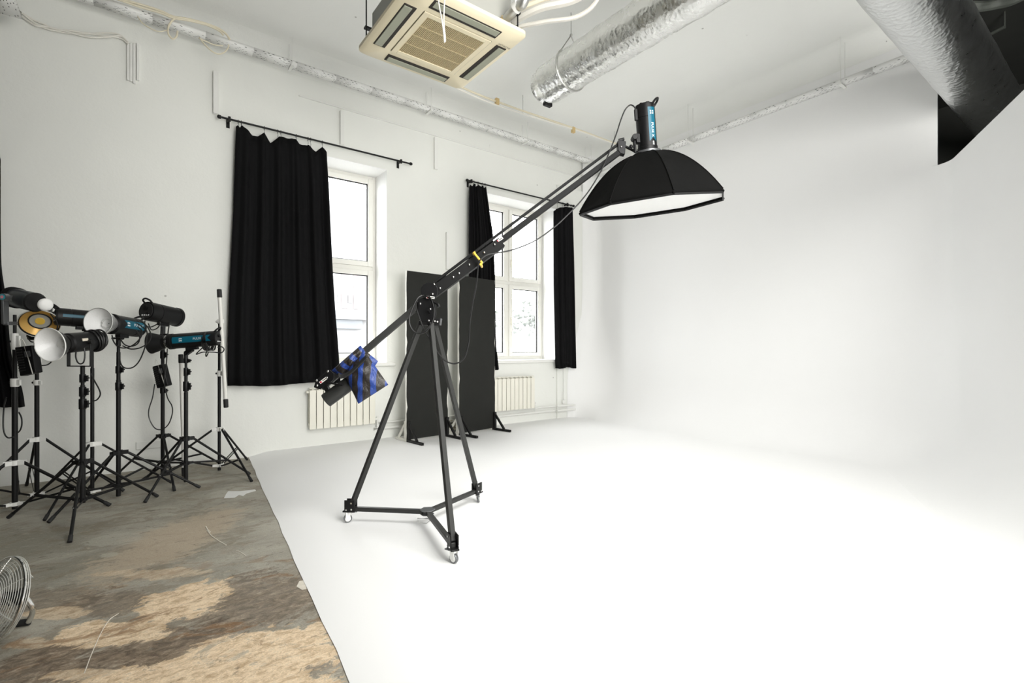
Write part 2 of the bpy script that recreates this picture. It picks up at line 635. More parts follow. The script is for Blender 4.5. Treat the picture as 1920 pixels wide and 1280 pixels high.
# window wall, with two openings
wt = 0.62
mb = MB()
xs = [X0, WIN[0][0], WIN[0][1], WIN[1][0], WIN[1][1], B + 0.3]
for i in range(5):
    if i in (1, 3):
        mb.bb((xs[i], W, -0.05), (xs[i + 1], W + wt, WZ0 - 0.05))
        mb.bb((xs[i], W, WZ1), (xs[i + 1], W + wt, CEIL + 0.2))
    else:
        mb.bb((xs[i], W, -0.05), (xs[i + 1], W + wt, CEIL + 0.2))
struct(mb.build('wall_left', PLASTER))

# ceiling with a small cove above the window wall and back wall; dark beyond y = 1.7
YB = 1.72
mb = MB()
mb.bb((X0, YB, CEIL), (B + 0.3, W + 0.1, CEIL + 0.2))
cr_ = 0.28
for (p0, p1, n_) in (((X0, W, 0), (B, W, 0), Vector((0, -1, 0))), ((B, W, 0), (B, YB, 0), Vector((-1, 0, 0)))):
    p0, p1 = Vector(p0), Vector(p1)

    def cove(s_, t_, p0=p0, p1=p1, n_=n_):
        q = t_ * math.pi / 2
        return p0.lerp(p1, s_) + n_ * (cr_ * (1 - math.cos(q)) - 0.002) + Vector((0, 0, CEIL - cr_ + cr_ * math.sin(q) + 0.002))
    mb.grid(cove, 1, 8)
mb.add([(B, YB, CEIL), (B, YB, CEIL - cr_), (B - cr_, YB, CEIL)], [(0, 1, 2)])
struct(mb.build('ceiling', CEILM))
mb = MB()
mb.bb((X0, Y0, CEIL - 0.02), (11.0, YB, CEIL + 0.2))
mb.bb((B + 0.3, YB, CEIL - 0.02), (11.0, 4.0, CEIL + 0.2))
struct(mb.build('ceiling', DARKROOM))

# back wall above and behind the sweep
YE = 1.603
CT = 3.558
mb = MB()
mb.bb((B + 0.003, 2.0, CT), (B + 0.25, W + 0.02, CEIL + 0.1))
mb.bb((B + 0.004, 2.0, -0.05), (B + 0.25, W + 0.02, CT))
mb.bb((B + 0.003, YE, 2.4), (B + 0.02, 2.0, CEIL + 0.1))
struct(mb.build('wall_back', CYCM))

# the white sweep (cyclorama): floor, curved foot, wall, one surface
ang0 = Vector((0, -1))
ddir = Vector((-0.896, -0.444))
Vx = Vector((B, 1.5))
turn = math.acos(ang0.dot(ddir))
RF = 0.85
tl = RF * math.tan(turn / 2)
RC = 0.70


def sweep_path(rl, rr):
    """plan of the sweep with corner radii rl (window wall) and rr (free wall): points, inward normals, curl of the foot"""
    pts, nr, cu = [], [], []
    cl = Vector((B - rl, W - 0.034 - rl))
    for k in range(13):
        q = math.pi / 2 * (1 - k / 12)
        nv = Vector((-math.cos(q), -math.sin(q)))
        pts.append(cl - nv * rl)
        nr.append(nv)
        e = min(1, k / 9)
        cu.append(e * e * (3 - 2 * e))
    for y in (6.0, 5.0, 4.0, 3.0, 2.5):
        pts.append(Vector((B, y)))
        nr.append(Vector((-1, 0)))
        cu.append(1)
    tl = rr * math.tan(turn / 2)
    ctr = Vector((B - rr, Vx.y + tl))
    for k in range(13):
        q = turn * k / 12
        nv = Vector((-math.cos(q), math.sin(q)))
        pts.append(ctr - nv * rr)
        nr.append(nv)
        cu.append(1)
    for L in (1.3, 2.2, 3.1, 4.2):
        pts.append(Vx + ddir * L)
        nr.append(nr[-1])
        cu.append(1)
    return pts, nr, cu


rows = []                       # (share of the foot curve or None, height, left radius, right radius)
for k in range(11):
    rows.append((k / 10, None, 0.72, 0.78))
for z in (0.9, 1.2, 1.6, 2.1, 2.6, 3.1, CT):
    e = min(1, max(0, (z - 0.75) / 1.6))
    e = e * e * (3 - 2 * e)
    rows.append((None, z, 0.72 - 0.42 * e, 0.78 - 0.50 * e))
for z in (4.2, 4.8, CEIL - 0.02):
    rows.append((None, z, 0.30, 0.28))
NP = len(rows)
cols = []
for (k, z, rl, rr) in rows:
    pts, nr, cu = sweep_path(rl, rr)
    row = []
    for p, n_, c_ in zip(pts, nr, cu):
        if k is not None:
            q = k * math.pi / 2
            ins, hz_ = RC * c_ * (1 - math.sin(q)), CYC + RC * c_ * (1 - math.cos(q)) + (1 - c_) * 0.7 * k * 0.9
        else:
            ins, hz_ = 0, z
        w_ = p + n_ * ins
        row.append((w_.x, w_.y, hz_))
    cols.append(row)
NC = len(cols[0])
NTOP = 11 + 7                   # rows of the free wall; above that only the window-wall corner goes on
vs = [v_ for row in cols for v_ in row]
fs = []
for j in range(NP - 1):
    for i in range(NC - 1):
        if j >= NTOP - 1 and i >= 13:
            continue
        a = j * NC + i
        fs.append((a, a + 1, a + NC + 1, a + NC))
mb = MB().add(vs, fs)
path, nrm, _c = sweep_path(0.30, 0.28)
e0, e1 = fl(468, 862), fl(655, 1280)


def edge_at(y):
    k = (y - e0.y) / (e1.y - e0.y)
    return Vector((e0.x + (e1.x - e0.x) * k, y, 0))


NN = 40
vs, fs = [], []
for k in range(NN + 1):
    e = edge_at(W + (Y0 - W) * k / NN)
    wob = 0.004 * math.sin(k * 2.7) + 0.003 * math.sin(k * 7.1)
    vs += [(B + 0.2, e.y, CYC), (e.x + wob + 0.22, e.y, CYC), (e.x + wob, e.y, 0.004)]
for k in range(NN):
    a = 3 * k
    fs += [(a, a + 1, a + 4, a + 3), (a + 1, a + 2, a + 5, a + 4)]
mb.add(vs, fs)
# thickness of the free-standing diagonal part: dark back and white top edge
top = []
for p, n_ in zip(path[17:], nrm[17:]):
    top.append((p, p - n_ * 0.10))
vs, fs, fm = [], [], []
for (p, q) in top:
    vs += [(p.x, p.y, CT), (q.x, q.y, CT), (q.x, q.y, 0)]
for k in range(len(top) - 1):
    a = 3 * k
    fs += [(a, a + 3, a + 4, a + 1)]
mb.add(vs, fs)
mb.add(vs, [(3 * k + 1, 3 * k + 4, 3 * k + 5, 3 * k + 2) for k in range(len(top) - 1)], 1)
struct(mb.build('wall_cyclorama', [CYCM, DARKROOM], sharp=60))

# dark room beyond the opening, walls behind the camera
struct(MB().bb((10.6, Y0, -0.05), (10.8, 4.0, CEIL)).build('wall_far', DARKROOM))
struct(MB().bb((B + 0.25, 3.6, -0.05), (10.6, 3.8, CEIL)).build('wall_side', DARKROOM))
struct(MB().bb((X0 - 0.2, Y0, -0.05), (X0, W + 0.1, CEIL + 0.1)).build('wall_rear', DARKROOM))  # unseen wall, coloured dark to cut the bounce on the left side
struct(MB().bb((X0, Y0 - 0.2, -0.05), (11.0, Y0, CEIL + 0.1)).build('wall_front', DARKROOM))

# thin ledge line on the window wall, baseboard dirt line, pilaster by the second window
p0, p1 = wl(560, 178), wl(1096, 331)
struct(MB().bb((p0.x, W - 0.022, p0.z - 0.02), (p1.x, W + 0.01, p0.z)).build('trim_1', PLASTER, bevel=0.006))
a_, b_ = wl(1043, 700).x, B
struct(MB().bb((a_, W - 0.03, CYC - 0.03), (b_ - 0.02, W + 0.01, 4.6)).build('trim_2', PLASTER, bevel=0.01))

# ------------------------------------------------------------------ windows
for wi, (xa, xb) in enumerate(WIN):
    yf = W + WREV
    root = MB()
    fw = 0.055
    for (lo, hi) in (((xa, yf, WZ0), (xa + fw, yf + 0.08, WZ1)), ((xb - fw, yf, WZ0), (xb, yf + 0.08, WZ1)),
                     ((xa + fw, yf, WZ0), (xb - fw, yf + 0.08, WZ0 + fw)), ((xa + fw, yf, WZ1 - fw), (xb - fw, yf + 0.08, WZ1)),
                     ((xa + fw, yf, 2.635), (xb - fw, yf + 0.08, 2.70)),
                     (((xa + xb) / 2 - 0.03, yf + 0.001, WZ0 + fw), ((xa + xb) / 2 + 0.03, yf + 0.079, 2.635)),
                     (((xa + xb) / 2 - 0.03, yf + 0.001, 2.70), ((xa + xb) / 2 + 0.03, yf + 0.079, WZ1 - fw))):
        root.bb(lo, hi)
    # plaster lining of the reveal
    w = root.build('window_%d' % (wi + 1), PVC, bevel=0.006)
    tag(w, kind='structure')
    ROOT[w.name] = w.location.copy()
    rv = MB()
    rv.bb((xa - 0.002, W - 0.001, WZ0), (xa + 0.006, yf - 0.001, WZ1)).bb((xb - 0.006, W - 0.001, WZ0), (xb + 0.002, yf - 0.001, WZ1)).bb((xa + 0.006, W - 0.001, WZ1 - 0.006), (xb - 0.006, yf - 0.001, WZ1 + 0.002))
    rv.build('reveal', REVEAL, w)
    cx_ = (xa + xb) / 2
    for (x0, x1) in ((xa + fw, cx_ - 0.03), (cx_ + 0.03, xb - fw)):
        for (z0, z1) in ((WZ0 + fw, 2.635), (2.70, WZ1 - fw)):
            sw = 0.075
            m2 = MB()
            m2.bb((x0, yf - 0.025, z0), (x0 + sw, yf + 0.06, z1)).bb((x1 - sw, yf - 0.025, z0), (x1, yf + 0.06, z1))
            m2.bb((x0 + sw, yf - 0.024, z0), (x1 - sw, yf + 0.059, z0 + sw)).bb((x0 + sw, yf - 0.024, z1 - sw), (x1 - sw, yf + 0.059, z1))
            sash = m2.build('sash', PVC, w, bevel=0.006)
            g = 0.012
            m3 = MB()
            i0, i1, j0, j1 = x0 + sw, x1 - sw, z0 + sw, z1 - sw
            m3.bb((i0, yf + 0.0, j0), (i0 + g, yf + 0.03, j1)).bb((i1 - g, yf, j0), (i1, yf + 0.03, j1)).bb((i0 + g, yf, j0), (i1 - g, yf + 0.03, j0 + g)).bb((i0 + g, yf, j1 - g), (i1 - g, yf + 0.03, j1))
            m3.build('gasket', RUBBER, sash)
            MB().bb((i0, yf + 0.012, j0), (i1, yf + 0.02, j1)).build('pane', GLASS, sash)
            if x0 > cx_:
                hz = (z0 + z1) / 2 if z0 < 2 else z0 + 0.35
                m4 = MB().box((x0 + 0.03, yf - 0.035, hz), (0.03, 0.02, 0.12)).box((x0 + 0.03, yf - 0.06, hz - 0.03), (0.022, 0.03, 0.13))
                m4.build('handle', CREAM, sash, bevel=0.004)
    MB().bb((xa - 0.12, W - 0.055, WZ0 - 0.06), (xb + 0.12, yf + 0.02, WZ0 - 0.002)).build('sill', WHITE, w, bevel=0.012)

# ------------------------------------------------------------------ outside the windows
GZ = -0.2
struct(MB().bb((-20, W + 1.0, GZ - 0.3), (90, 60, GZ)).build('ground_outside', ASPHALT))
bl = thing('apartment_building', 'pale pink building with blue-grey band seen hazily through the curtained window', 'building', (11, 42, GZ))
MB().bb((1, 38, GZ), (21, 48, 14)).build('facade', PALEWALL, bl)
for (x0_, x1_) in ((9.6, 10.4), (11.2, 11.7), (12.45, 12.95), (13.4, 13.8), (14.9, 15.5), (16.6, 17.4)):
    MB().bb((x0_, 37.93, 4.5), (x1_, 38.02, 7.6)).build('pink_bay', PINKWALL, bl)
MB().bb((3, 37.5, 3.8), (19, 38.0, 4.3)).build('blue_band', BLUEBAND, bl)
MB().bb((3, 37.4, 3.66), (19, 38.0, 3.79)).build('ledge', PALEWALL, bl)
MB().bb((3, 37.6, 2.95), (14.0, 38.0, 3.65)).build('blue_band', BLUEBAND, bl)
for x_ in (8.0, 9.0, 10.8, 12.15, 12.98, 13.15, 14.3, 16.0):
    MB().bb((x_, 37.9, 4.95), (x_ + 0.16, 38.02, 5.55)).build('window', OUTWIN, bl)
for i, (x_, y_, l_) in enumerate(((6.2, 18.0, 'grey parked car seen through the lower pane of the half curtained window'),
                                  (15.0, 18.5, 'grey car parked outside beyond the window behind the two black panels'))):
    cr0 = thing('car', l_, 'car', (x_, y_, GZ), 'cars parked outside')
    side = [(-2.1, 0.35), (-2.1, 0.8), (-1.9, 0.95), (-1.2, 1.0), (-0.7, 1.45), (0.8, 1.45), (1.4, 1.0), (2.05, 0.9), (2.15, 0.35)]
    MB().prism([(x_ + a, y_ - 0.85, b + GZ) for a, b in side], [(x_ + a, y_ + 0.85, b + GZ) for a, b in side]).build('body', CARGREY, cr0, bevel=0.05)
    for dx in (-1.3, 1.35):
        for dy in (-0.8, 0.8):
            MB().cyl((x_ + dx, y_ + dy - 0.1, GZ + 0.32), (x_ + dx, y_ + dy + 0.1, GZ + 0.32), 0.32, n=18).build('wheel', RUBBER, cr0)
    MB().bb((x_ - 0.75, y_ - 0.87, GZ + 1.03), (x_ + 0.85, y_ - 0.84, GZ + 1.36)).build('side_window', OUTWIN, cr0)
for i, (x_, y_, s_, l_) in enumerate(((26.0, 30.0, 3.0, 'pale leafy tree outside, seen through the window behind the black panels'), (20.2, 31.0, 2.0, 'smaller leafy tree outside, beside the larger tree'))):
    tr_ = thing('tree', l_, 'tree', (x_, y_, GZ), 'trees outside the window')
    MB().cyl((x_, y_, GZ), (x_, y_, 2.6), 0.22, 0.14).build('trunk', CARGREY, tr_)
    m_ = MB()
    for k in range(420):
        q, e, r_ = random.uniform(0, 6.28), random.uniform(-0.7, 1.4), s_ * random.uniform(0.2, 1)
        m_.ball((x_ + r_ * math.cos(q) * math.cos(e), y_ + r_ * math.sin(q) * math.cos(e), 3.6 + r_ * 0.7 * math.sin(e)), random.uniform(0.08, 0.2), 10)
    m_.build('crown', LEAFM, tr_)

# ------------------------------------------------------------------ curtains and rods on the window wall
def rod(name, u0, v0, u1, v1, brackets, label):
    a, b = wl(u0, v0, 0.12), wl(u1, v1, 0.12)
    z = (a.z + b.z) / 2
    a.z = b.z = z
    t = thing(name, label, 'curtain rod', (a + b) / 2, 'curtain rods')
    MB().cyl(a, b, 0.0125, n=12).build('pole', BLACK, t)
    for p, s in ((a, -1), (b, 1)):
        MB().lathe(p, (s, 0, 0), [(0, 0.0125), (0.004, 0.022), (0.03, 0.024), (0.045, 0.012)], 14).build('finial', BLACK, t)
    for u in brackets:
        k = (u - u0) / (u1 - u0)
        x = a.x + (wl(u, v0, 0.12).x - a.x)
        m = MB().bb((x - 0.014, W - 0.135, z - 0.03), (x + 0.014, W - 0.105, z + 0.03))
        m.bb((x - 0.009, W - 0.11, z - 0.012), (x + 0.009, W, z + 0.012)).bb((x - 0.02, W - 0.006, z - 0.07), (x + 0.02, W + 0.001, z + 0.035))
        m.build('bracket', BLACK, t, bevel=0.003)
    return z


ZR1 = rod('curtain_rod', 415, 219, 768, 307, (430, 752), 'long black curtain rod over the window with the one wide drawn curtain')
ZR2 = rod('curtain_rod', 878, 338, 1074, 386, (884, 1064), 'black curtain rod over the window behind the two black panels')


def curtain(label, topc, left, right, zbot, folds, amp, hooks, zr, off=0.135, nu=150, nv=26, seed=1, group='black window curtains'):
    """topc: (u,v) of the top edge; left/right: (v,u) outlines"""
    rnd = random.Random(seed)
    top = [(wl(u, v, off).x, wl(u, v, off).z) for u, v in topc]
    zt = top[0][1]
    tx0, tx1 = top[0][0], top[-1][0]

    def edge(tab):
        out = []
        for v, u in tab:
            p = wl(u, v, off)
            out.append((max(0.0, min(1.0, (zt - p.z) / (zt - zbot))), p.x))
        return out
    L, R = edge(left), edge(right)
    ph = [rnd.uniform(0, 6.28) for _ in range(4)]

    def f(s_, t_):
        xl, xr = lerp_list(L, t_), lerp_list(R, t_)
        sw = s_ + 0.012 * math.sin(s_ * 40 + ph[3]) * (1 - abs(2 * s_ - 1))
        x = xl + (xr - xl) * sw
        xt = tx0 + (tx1 - tx0) * s_
        ztop = lerp_list(top, xt)
        z = ztop * (1 - t_) + (zbot + 0.012 * math.sin(s_ * 9 + ph[0])) * t_
        k = 0.55 + 0.45 * min(1, t_ * 3)
        y = amp * k * (math.sin(s_ * folds * 6.283 + ph[0] + 0.5 * math.sin(t_ * 2.2 + ph[1])) + 0.45 * math.sin(s_ * folds * 2.3 * 6.283 + ph[2] + t_)) / 1.4
        return (x, W - off + y, z)
    c = MB().grid(f, nu, nv).build('curtain', BLKCLOTH, solid=0.006, sharp=80)
    tag(c, label, 'curtain', group)
    ROOT[c.name] = c.location.copy()
    for u in hooks:
        x = wl(u, 300, off).x
        zt_ = lerp_list(top, x)
        y = W - 0.12
        m = MB().ring((x, y, zr - 0.006), (1, 0, 0), 0.024, 0.0025, 16, 6)
        m.tube([(x, y, zr - 0.03), (x + 0.004, y, (zr + zt_) / 2 - 0.01), (x, y, zt_ + 0.0)], 0.0025, 6)
        m.build('ring', BLACK, c)
    return c


curtain('wide black curtain drawn over most of its window, hanging to below the sill',
        [(443, 236), (447, 234), (450, 240), (453, 234), (462, 243), (475, 254), (484, 255), (494, 249), (501, 256), (508, 268), (514, 262), (522, 256), (528, 257), (545, 259), (556, 262),
         (561, 270), (575, 272), (580, 272), (586, 281), (592, 284), (600, 278), (605, 275), (612, 286)],
        [(236, 443), (330, 440), (400, 438), (480, 434), (560, 430), (640, 428), (722, 427)],
        [(286, 612), (330, 615), (420, 619), (500, 623), (580, 628), (640, 633), (718, 638)], 0.93, 5.5, 0.04,
        (447, 453, 496, 521, 527, 556, 578, 583, 605), ZR1, seed=3)
curtain('narrow black curtain bunched on its rod, lower part behind a black panel',
        [(879, 350), (882, 345), (886, 351), (889, 344), (893, 350), (897, 345), (901, 351), (905, 348), (909, 352), (911, 349)],
        [(347, 879), (450, 878), (560, 877), (690, 876)],
        [(349, 911), (400, 917), (445, 924), (520, 928), (600, 929), (650, 931), (692, 936)], 1.04, 6.5, 0.04,
        (882, 889, 897, 905, 910), ZR2, nu=90, seed=5)
curtain('narrow black curtain hanging straight at the corner end of its rod',
        [(1038, 396), (1042, 392), (1050, 389), (1058, 388), (1066, 388), (1074, 390)],
        [(396, 1038), (440, 1038), (520, 1039), (600, 1041), (690, 1043)],
        [(390, 1074), (500, 1076), (690, 1080)], 1.03, 3.5, 0.035, (1046, 1056, 1066, 1072), ZR2, nu=80, seed=9)
curtain('black curtain at the edge of the picture behind the lamp stands',
        [(-120, 120), (-60, 145), (-20, 200), (2, 300)],
        [(120, -120), (757, -110)],
        [(300, 1), (400, 2), (430, 4), (490, 11), (545, 15), (600, 18), (660, 24), (720, 42), (757, 46)], 0.82, 4.5, 0.045, (), ZR1, seed=12)


# ------------------------------------------------------------------ radiators, pipes and sockets
def radiator(label, xa, n, zb, zt):
    sw = 0.0935
    y1 = W - 0.045
    t = thing('radiator', label, 'radiator', (xa + n * sw / 2, y1, zb), 'white wall radiators')
    for k in range(n):
        x = xa + (k + 0.5) * sw
        m = MB()
        m.bb((x - sw * 0.455, y1 - 0.085, zb), (x + sw * 0.455, y1 - 0.072, zt - 0.035))
        m.bb((x - 0.012, y1 - 0.072, zb + 0.02), (x + 0.012, y1, zt - 0.02))
        m.bb((x - sw * 0.44, y1 - 0.02, zb + 0.02), (x + sw * 0.44, y1 - 0.008, zt - 0.03))
        for q in range(3):
            y = y1 - 0.072 + q * 0.022
            m.bb((x - sw * 0.44, y, zt - 0.014), (x + sw * 0.44, y + 0.012, zt))
        m.cyl((x - sw / 2, y1 - 0.04, zt - 0.06), (x + sw / 2, y1 - 0.04, zt - 0.06), 0.022)
        m.cyl((x - sw / 2, y1 - 0.04, zb + 0.06), (x + sw / 2, y1 - 0.04, zb + 0.06), 0.022)
        m.build('section', CREAM, t, bevel=0.004)
    xr = xa + n * sw
    MB().cyl((xr, y1 - 0.04, zb + 0.06), (xr + 0.05, y1 - 0.04, zb + 0.06), 0.015).cyl((xr + 0.05, y1 - 0.04, zb + 0.1), (xr + 0.05, y1 - 0.04, zb - 0.06), 0.012).build('valve', WHITE, t)
    MB().cyl((xa - 0.03, y1 - 0.04, zt - 0.06), (xa, y1 - 0.04, zt - 0.06), 0.02).build('vent_plug', CREAM, t)
    for k in (1, n - 2):
        x = xa + (k + 0.5) * sw
        MB().bb((x - 0.015, y1 - 0.02, zb + 0.1), (x + 0.015, W + 0.001, zb + 0.14)).build('bracket', WHITE, t)


ra, rb = wl(580, 806, 0.13), wl(703, 796, 0.13)
radiator('white ribbed radiator under the half curtained window, behind the boom counterweight', ra.x, 10, 0.30, 0.87)
rc = wl(1003, 764, 0.13)
radiator('white ribbed radiator partly hidden by a black panel', rc.x - 0.935, 10, 0.31, 0.905)
pa = [wl(735, 800, 0.05), wl(928, 783, 0.05), wl(1020, 769, 0.05)]
zp = 0.21
xs_ = [2.82, 3.5, wl(1022, 769, 0.05).x, wl(1046, 770, 0.05).x, 6.93]
for k, (dz, rr, lb) in enumerate(((0.0, 0.021, 'lower white heating pipe running along the foot of the window wall'), (0.085, 0.016, 'upper white heating pipe running along the foot of the window wall'))):
    z = zp + dz
    o = MB().tube(cr([(xs_[0], W - 0.045, z), (xs_[1], W - 0.045, z), (xs_[2], W - 0.045, z), (xs_[3] - 0.06, W - 0.1, z), (xs_[3] + 0.06, W - 0.105, z), (xs_[4], W - 0.105, z)], 6), rr, 10).build('heating_pipe', WHITE)
    tag(o, lb, 'pipe', 'heating pipes')
sp = wl(1057, 753, 0.07)
t = thing('wall_socket', 'small white wall socket with a cable running up from it, by the room corner', 'socket', (sp.x, W - 0.06, sp.z))
MB().bb((sp.x - 0.035, W - 0.085, sp.z - 0.035), (sp.x + 0.035, W - 0.06, sp.z + 0.035)).build('plate', WHITE, t, bevel=0.006)
MB().cyl((sp.x, W - 0.065, sp.z + 0.03), (sp.x, W - 0.065, 1.02), 0.005, n=8).build('cord', WHITE, t)
sp = wl(287, 833, 0.0)
o = MB().bb((sp.x - 0.16, W - 0.012, sp.z - 0.045), (sp.x + 0.14, W + 0.001, sp.z + 0.045)).build('socket_strip', PLASTER, bevel=0.006)
tag(o, 'white painted socket plate low on the wall behind the light stands', 'socket')
t0 = wl(1000, 400)

# vertical white trunking pieces on the wall
for (u, v0, v1, wd, lb) in ((405, 133, 213, 0.055, 'short white vertical duct on the wall above the wide curtain'), (642, 207, 271, 0.05, 'short white vertical duct above the long curtain rod'),
                            (818, 257, 317, 0.055, 'short white vertical duct between the two curtain rods'), (840, 435, 505, 0.05, 'white vertical duct on the pier above the black panels')):
    a, b = wl(u, v0, 0.04), wl(u, v1, 0.04)
    t = thing('cable_duct', lb, 'cable duct', (a.x, W, b.z), 'white vertical cable ducts')
    MB().bb((a.x - wd / 2, W - 0.04, b.z), (a.x + wd / 2, W + 0.001, a.z)).build('body', WHITE, t, bevel=0.004)
    MB().bb((a.x - wd / 2 - 0.003, W - 0.046, b.z + 0.004), (a.x + wd / 2 + 0.003, W - 0.04, a.z - 0.004)).build('cover', WHITE, t, bevel=0.002)
for k, u in enumerate((240.5, 246, 252, 258.5)):
    a, b = wl(u, 81, 0.03), wl(u, (150, 152, 156, 150)[k], 0.03)
    o = MB().bb((a.x - 0.013, W - 0.03 - 0.006 * (k % 2), b.z), (a.x + 0.013, W + 0.001, a.z)).build('conduit_strip', WHITE, bevel=0.004)
    tag(o, ('first', 'second', 'third', 'fourth')[k] + ' from the left of four short white conduit strips high on the wall', 'conduit', 'white conduit strips')
pts = [wl(u, v, 0.03) for u, v in ((36, 22), (66, 42), (84, 48), (104, 55), (130, 59), (165, 64), (200, 65), (226, 67), (240, 80))]
for k in range(3):
    q = [p + Vector((0, -0.012 * k, 0.02 * math.sin(i * 1.3 + k * 2) - 0.012 * k)) for i, p in enumerate(pts)]
    cable('wall_cable', q, 0.009, CABLEW, ('upper', 'middle', 'lower')[k] + ' white cable of the bundle running to the conduit strips', 'white cable bundle')
for k, (u, v) in enumerate(((430, 232), (752, 318))):
    pass


# ------------------------------------------------------------------ cable trays
def tray(name, label, p0, p1, width, side, height, drop_dir, hang, hzs=CEIL, mat=None, group='perforated cable trays'):
    p0, p1 = Vector(p0), Vector(p1)
    a = (p1 - p0).normalized()
    sd = Vector(side).normalized()
    L = (p1 - p0).length
    up = Vector((0, 0, 1))
    m = MB()

    def strip(o, w_dir, w, v0):
        n = max(1, int(L / 0.5))
        for k in range(n):
            q0, q1 = L * k / n, L * (k + 1) / n
            m.add([o + a * q0, o + a * q1, o + a * q1 + w_dir * w, o + a * q0 + w_dir * w], [(0, 1, 2, 3)], 0,
                  [[(q0, v0), (q1, v0), (q1, v0 + w), (q0, v0 + w)]])
    strip(p0, sd, width, 0.0)
    strip(p0, up, height, 1.003)
    strip(p0 + sd * width, up, height, 2.003)
    t = thing(name, label, 'cable tray', (p0 + p1) / 2, group)
    m.build('channel', mat or PERF, t, solid=0.0015)
    for s_ in hang:
        c = p0 + a * s_
        h = MB().box(c + sd * width / 2 - up * 0.012, (0.035, width + 0.05, 0.02), (a, sd, up))
        for q in (-0.012, width + 0.012):
            b = c + sd * q - up * 0.02
            h.cyl(b, Vector((b.x, b.y, hzs + 0.005)), 0.005, n=8)
        h.build('hanger', mat or WHITE, t)
    return t


ZT = 5.07
tray('cable_tray', 'long perforated white cable tray along the top of the window wall', (X0 + 0.1, W - 0.36, ZT), (B - 0.28, W - 0.36, ZT), 0.13, (0, 1, 0), 0.055, None,
     [2.4, 5.5, 7.5, 9.4, 11.0])
tray('cable_tray', 'perforated white cable tray along the top of the back wall', (B - 0.30, W - 0.40, 4.81), (B - 0.30, YE + 0.04, 4.81), 0.12, (1, 0, 0), 0.055, None, [0.9, 2.05, 4.25])
tray('cable_tray', 'short end of a perforated cable tray in the top corner by the white cable bundle', (-1.12, 4.6, 4.62), (-1.12, 6.75, 4.62), 0.22, (1, 0, 0), 0.055, None, [0.5, 1.7])
# loose cream cables looping over the long tray
dT = W - 0.38


def ty(u, v, off=0.38):
    return wl(u, v, off)


for k, (pp, r_, lb) in enumerate((
        ([(150, -22), (255, 6), (300, 20), (325, 31), (350, 35), (378, 42), (402, 50), (414, 56), (424, 64), (431, 74)], 0.012, 'cream cable bowing out below the ceiling above the tray'),
        ([(160, -24), (250, 9), (300, 24), (325, 34), (352, 38), (385, 46), (404, 54), (414, 60), (419, 66)], 0.012, 'second cream cable bowing out beside the first above the tray'),
        ([(330, 34), (322, 40), (316, 50), (315, 60), (318, 68), (325, 73), (331, 68), (333, 58)], 0.010, 'cream cable hanging in a tight loop below the tray'),
        ([(258, 30), (266, 42), (280, 52), (297, 59), (312, 57)], 0.006, 'thin cream cable sagging below the tray before the tight loop'),
        ([(374, 70), (382, 81), (396, 95), (408, 101), (419, 99), (427, 91), (429, 84)], 0.008, 'cream cable sagging in a wide loop below the tray'),
        ([(372, 71), (385, 77), (402, 84), (418, 86)], 0.007, 'short cream cable sagging just under the tray'))):
    cable('loose_cable', [ty(u, v) for u, v in pp], r_, CABLEC, lb, 'cream cables at the tray')

# ------------------------------------------------------------------ ceiling cassette air conditioner
zA = 3.9
ax0, ax1, ay0, ay1 = 1.49, 2.51, 3.09, 4.13
acx, acy = (ax0 + ax1) / 2, (ay0 + ay1) / 2
ac = thing('air_conditioner', 'cream square cassette air conditioner hanging on rods below the ceiling', 'air conditioner', (acx, acy, zA))
m = MB()
hw, hd = (ax1 - ax0) / 2, (ay1 - ay0) / 2


def rrect(w, d, z, r=0.05, n=4):
    out = []
    for (sx, sy, q0) in ((1, 1, 0), (-1, 1, 90), (-1, -1, 180), (1, -1, 270)):
        for k in range(n + 1):
            q = math.radians(q0 + 90 * k / n)
            out.append(Vector((acx + sx * (w - r) + r * math.cos(q), acy + sy * (d - r) + r * math.sin(q), z)))
    return out


gw, gd = hw * 0.60, hd * 0.60                      # intake frame half size
r0, r1, r2 = rrect(hw, hd, zA + 0.05), rrect(hw, hd, zA + 0.022), rrect(hw - 0.03, hd - 0.03, zA)
n0 = len(r0)
vs = r0 + r1 + r2 + rrect(gw, gd, zA, 0.012)
fs = []
for j in range(3):
    for k in range(n0):
        k2 = (k + 1) % n0
        fs.append((j * n0 + k, j * n0 + k2, (j + 1) * n0 + k2, (j + 1) * n0 + k))
m.add(vs, fs)
m.add(rrect(hw, hd, zA + 0.05), [tuple(range(n0))])
m.build('panel', ACCREAM, ac)
MB().bb((acx - 0.42, acy - 0.42, zA + 0.045), (acx + 0.42, acy + 0.42, zA + 0.33)).build('casing', CASING, ac, bevel=0.01)
m = MB()
fr = 0.05
for (lo, hi) in (((-gw + 0.006, -gd + 0.006), (-gw + fr, gd - 0.006)), ((gw - fr, -gd + 0.006), (gw - 0.006, gd - 0.006)),
                 ((-gw + fr, -gd + 0.006), (gw - fr, -gd + fr)), ((-gw + fr, gd - fr), (gw - fr, gd - 0.006))):
    m.bb((acx + lo[0], acy + lo[1], zA - 0.006), (acx + hi[0], acy + hi[1], zA + 0.012))
m.build('intake_frame', ACCREAM, ac, bevel=0.002)
m = MB()
ns = 42
iw, idp = gw - fr, gd - fr
for k in range(ns):
    x = acx - iw + (k + 0.5) * 2 * iw / ns
    m.bb((x - 0.0036, acy - idp, zA - 0.002), (x + 0.0036, acy + idp, zA + 0.008))
for k in range(1, 4):
    y = acy - idp + k * 2 * idp / 4
    m.bb((acx - iw, y - 0.003, zA - 0.003), (acx + iw, y + 0.003, zA + 0.008))
m.build('grille', ACGRILLE, ac)
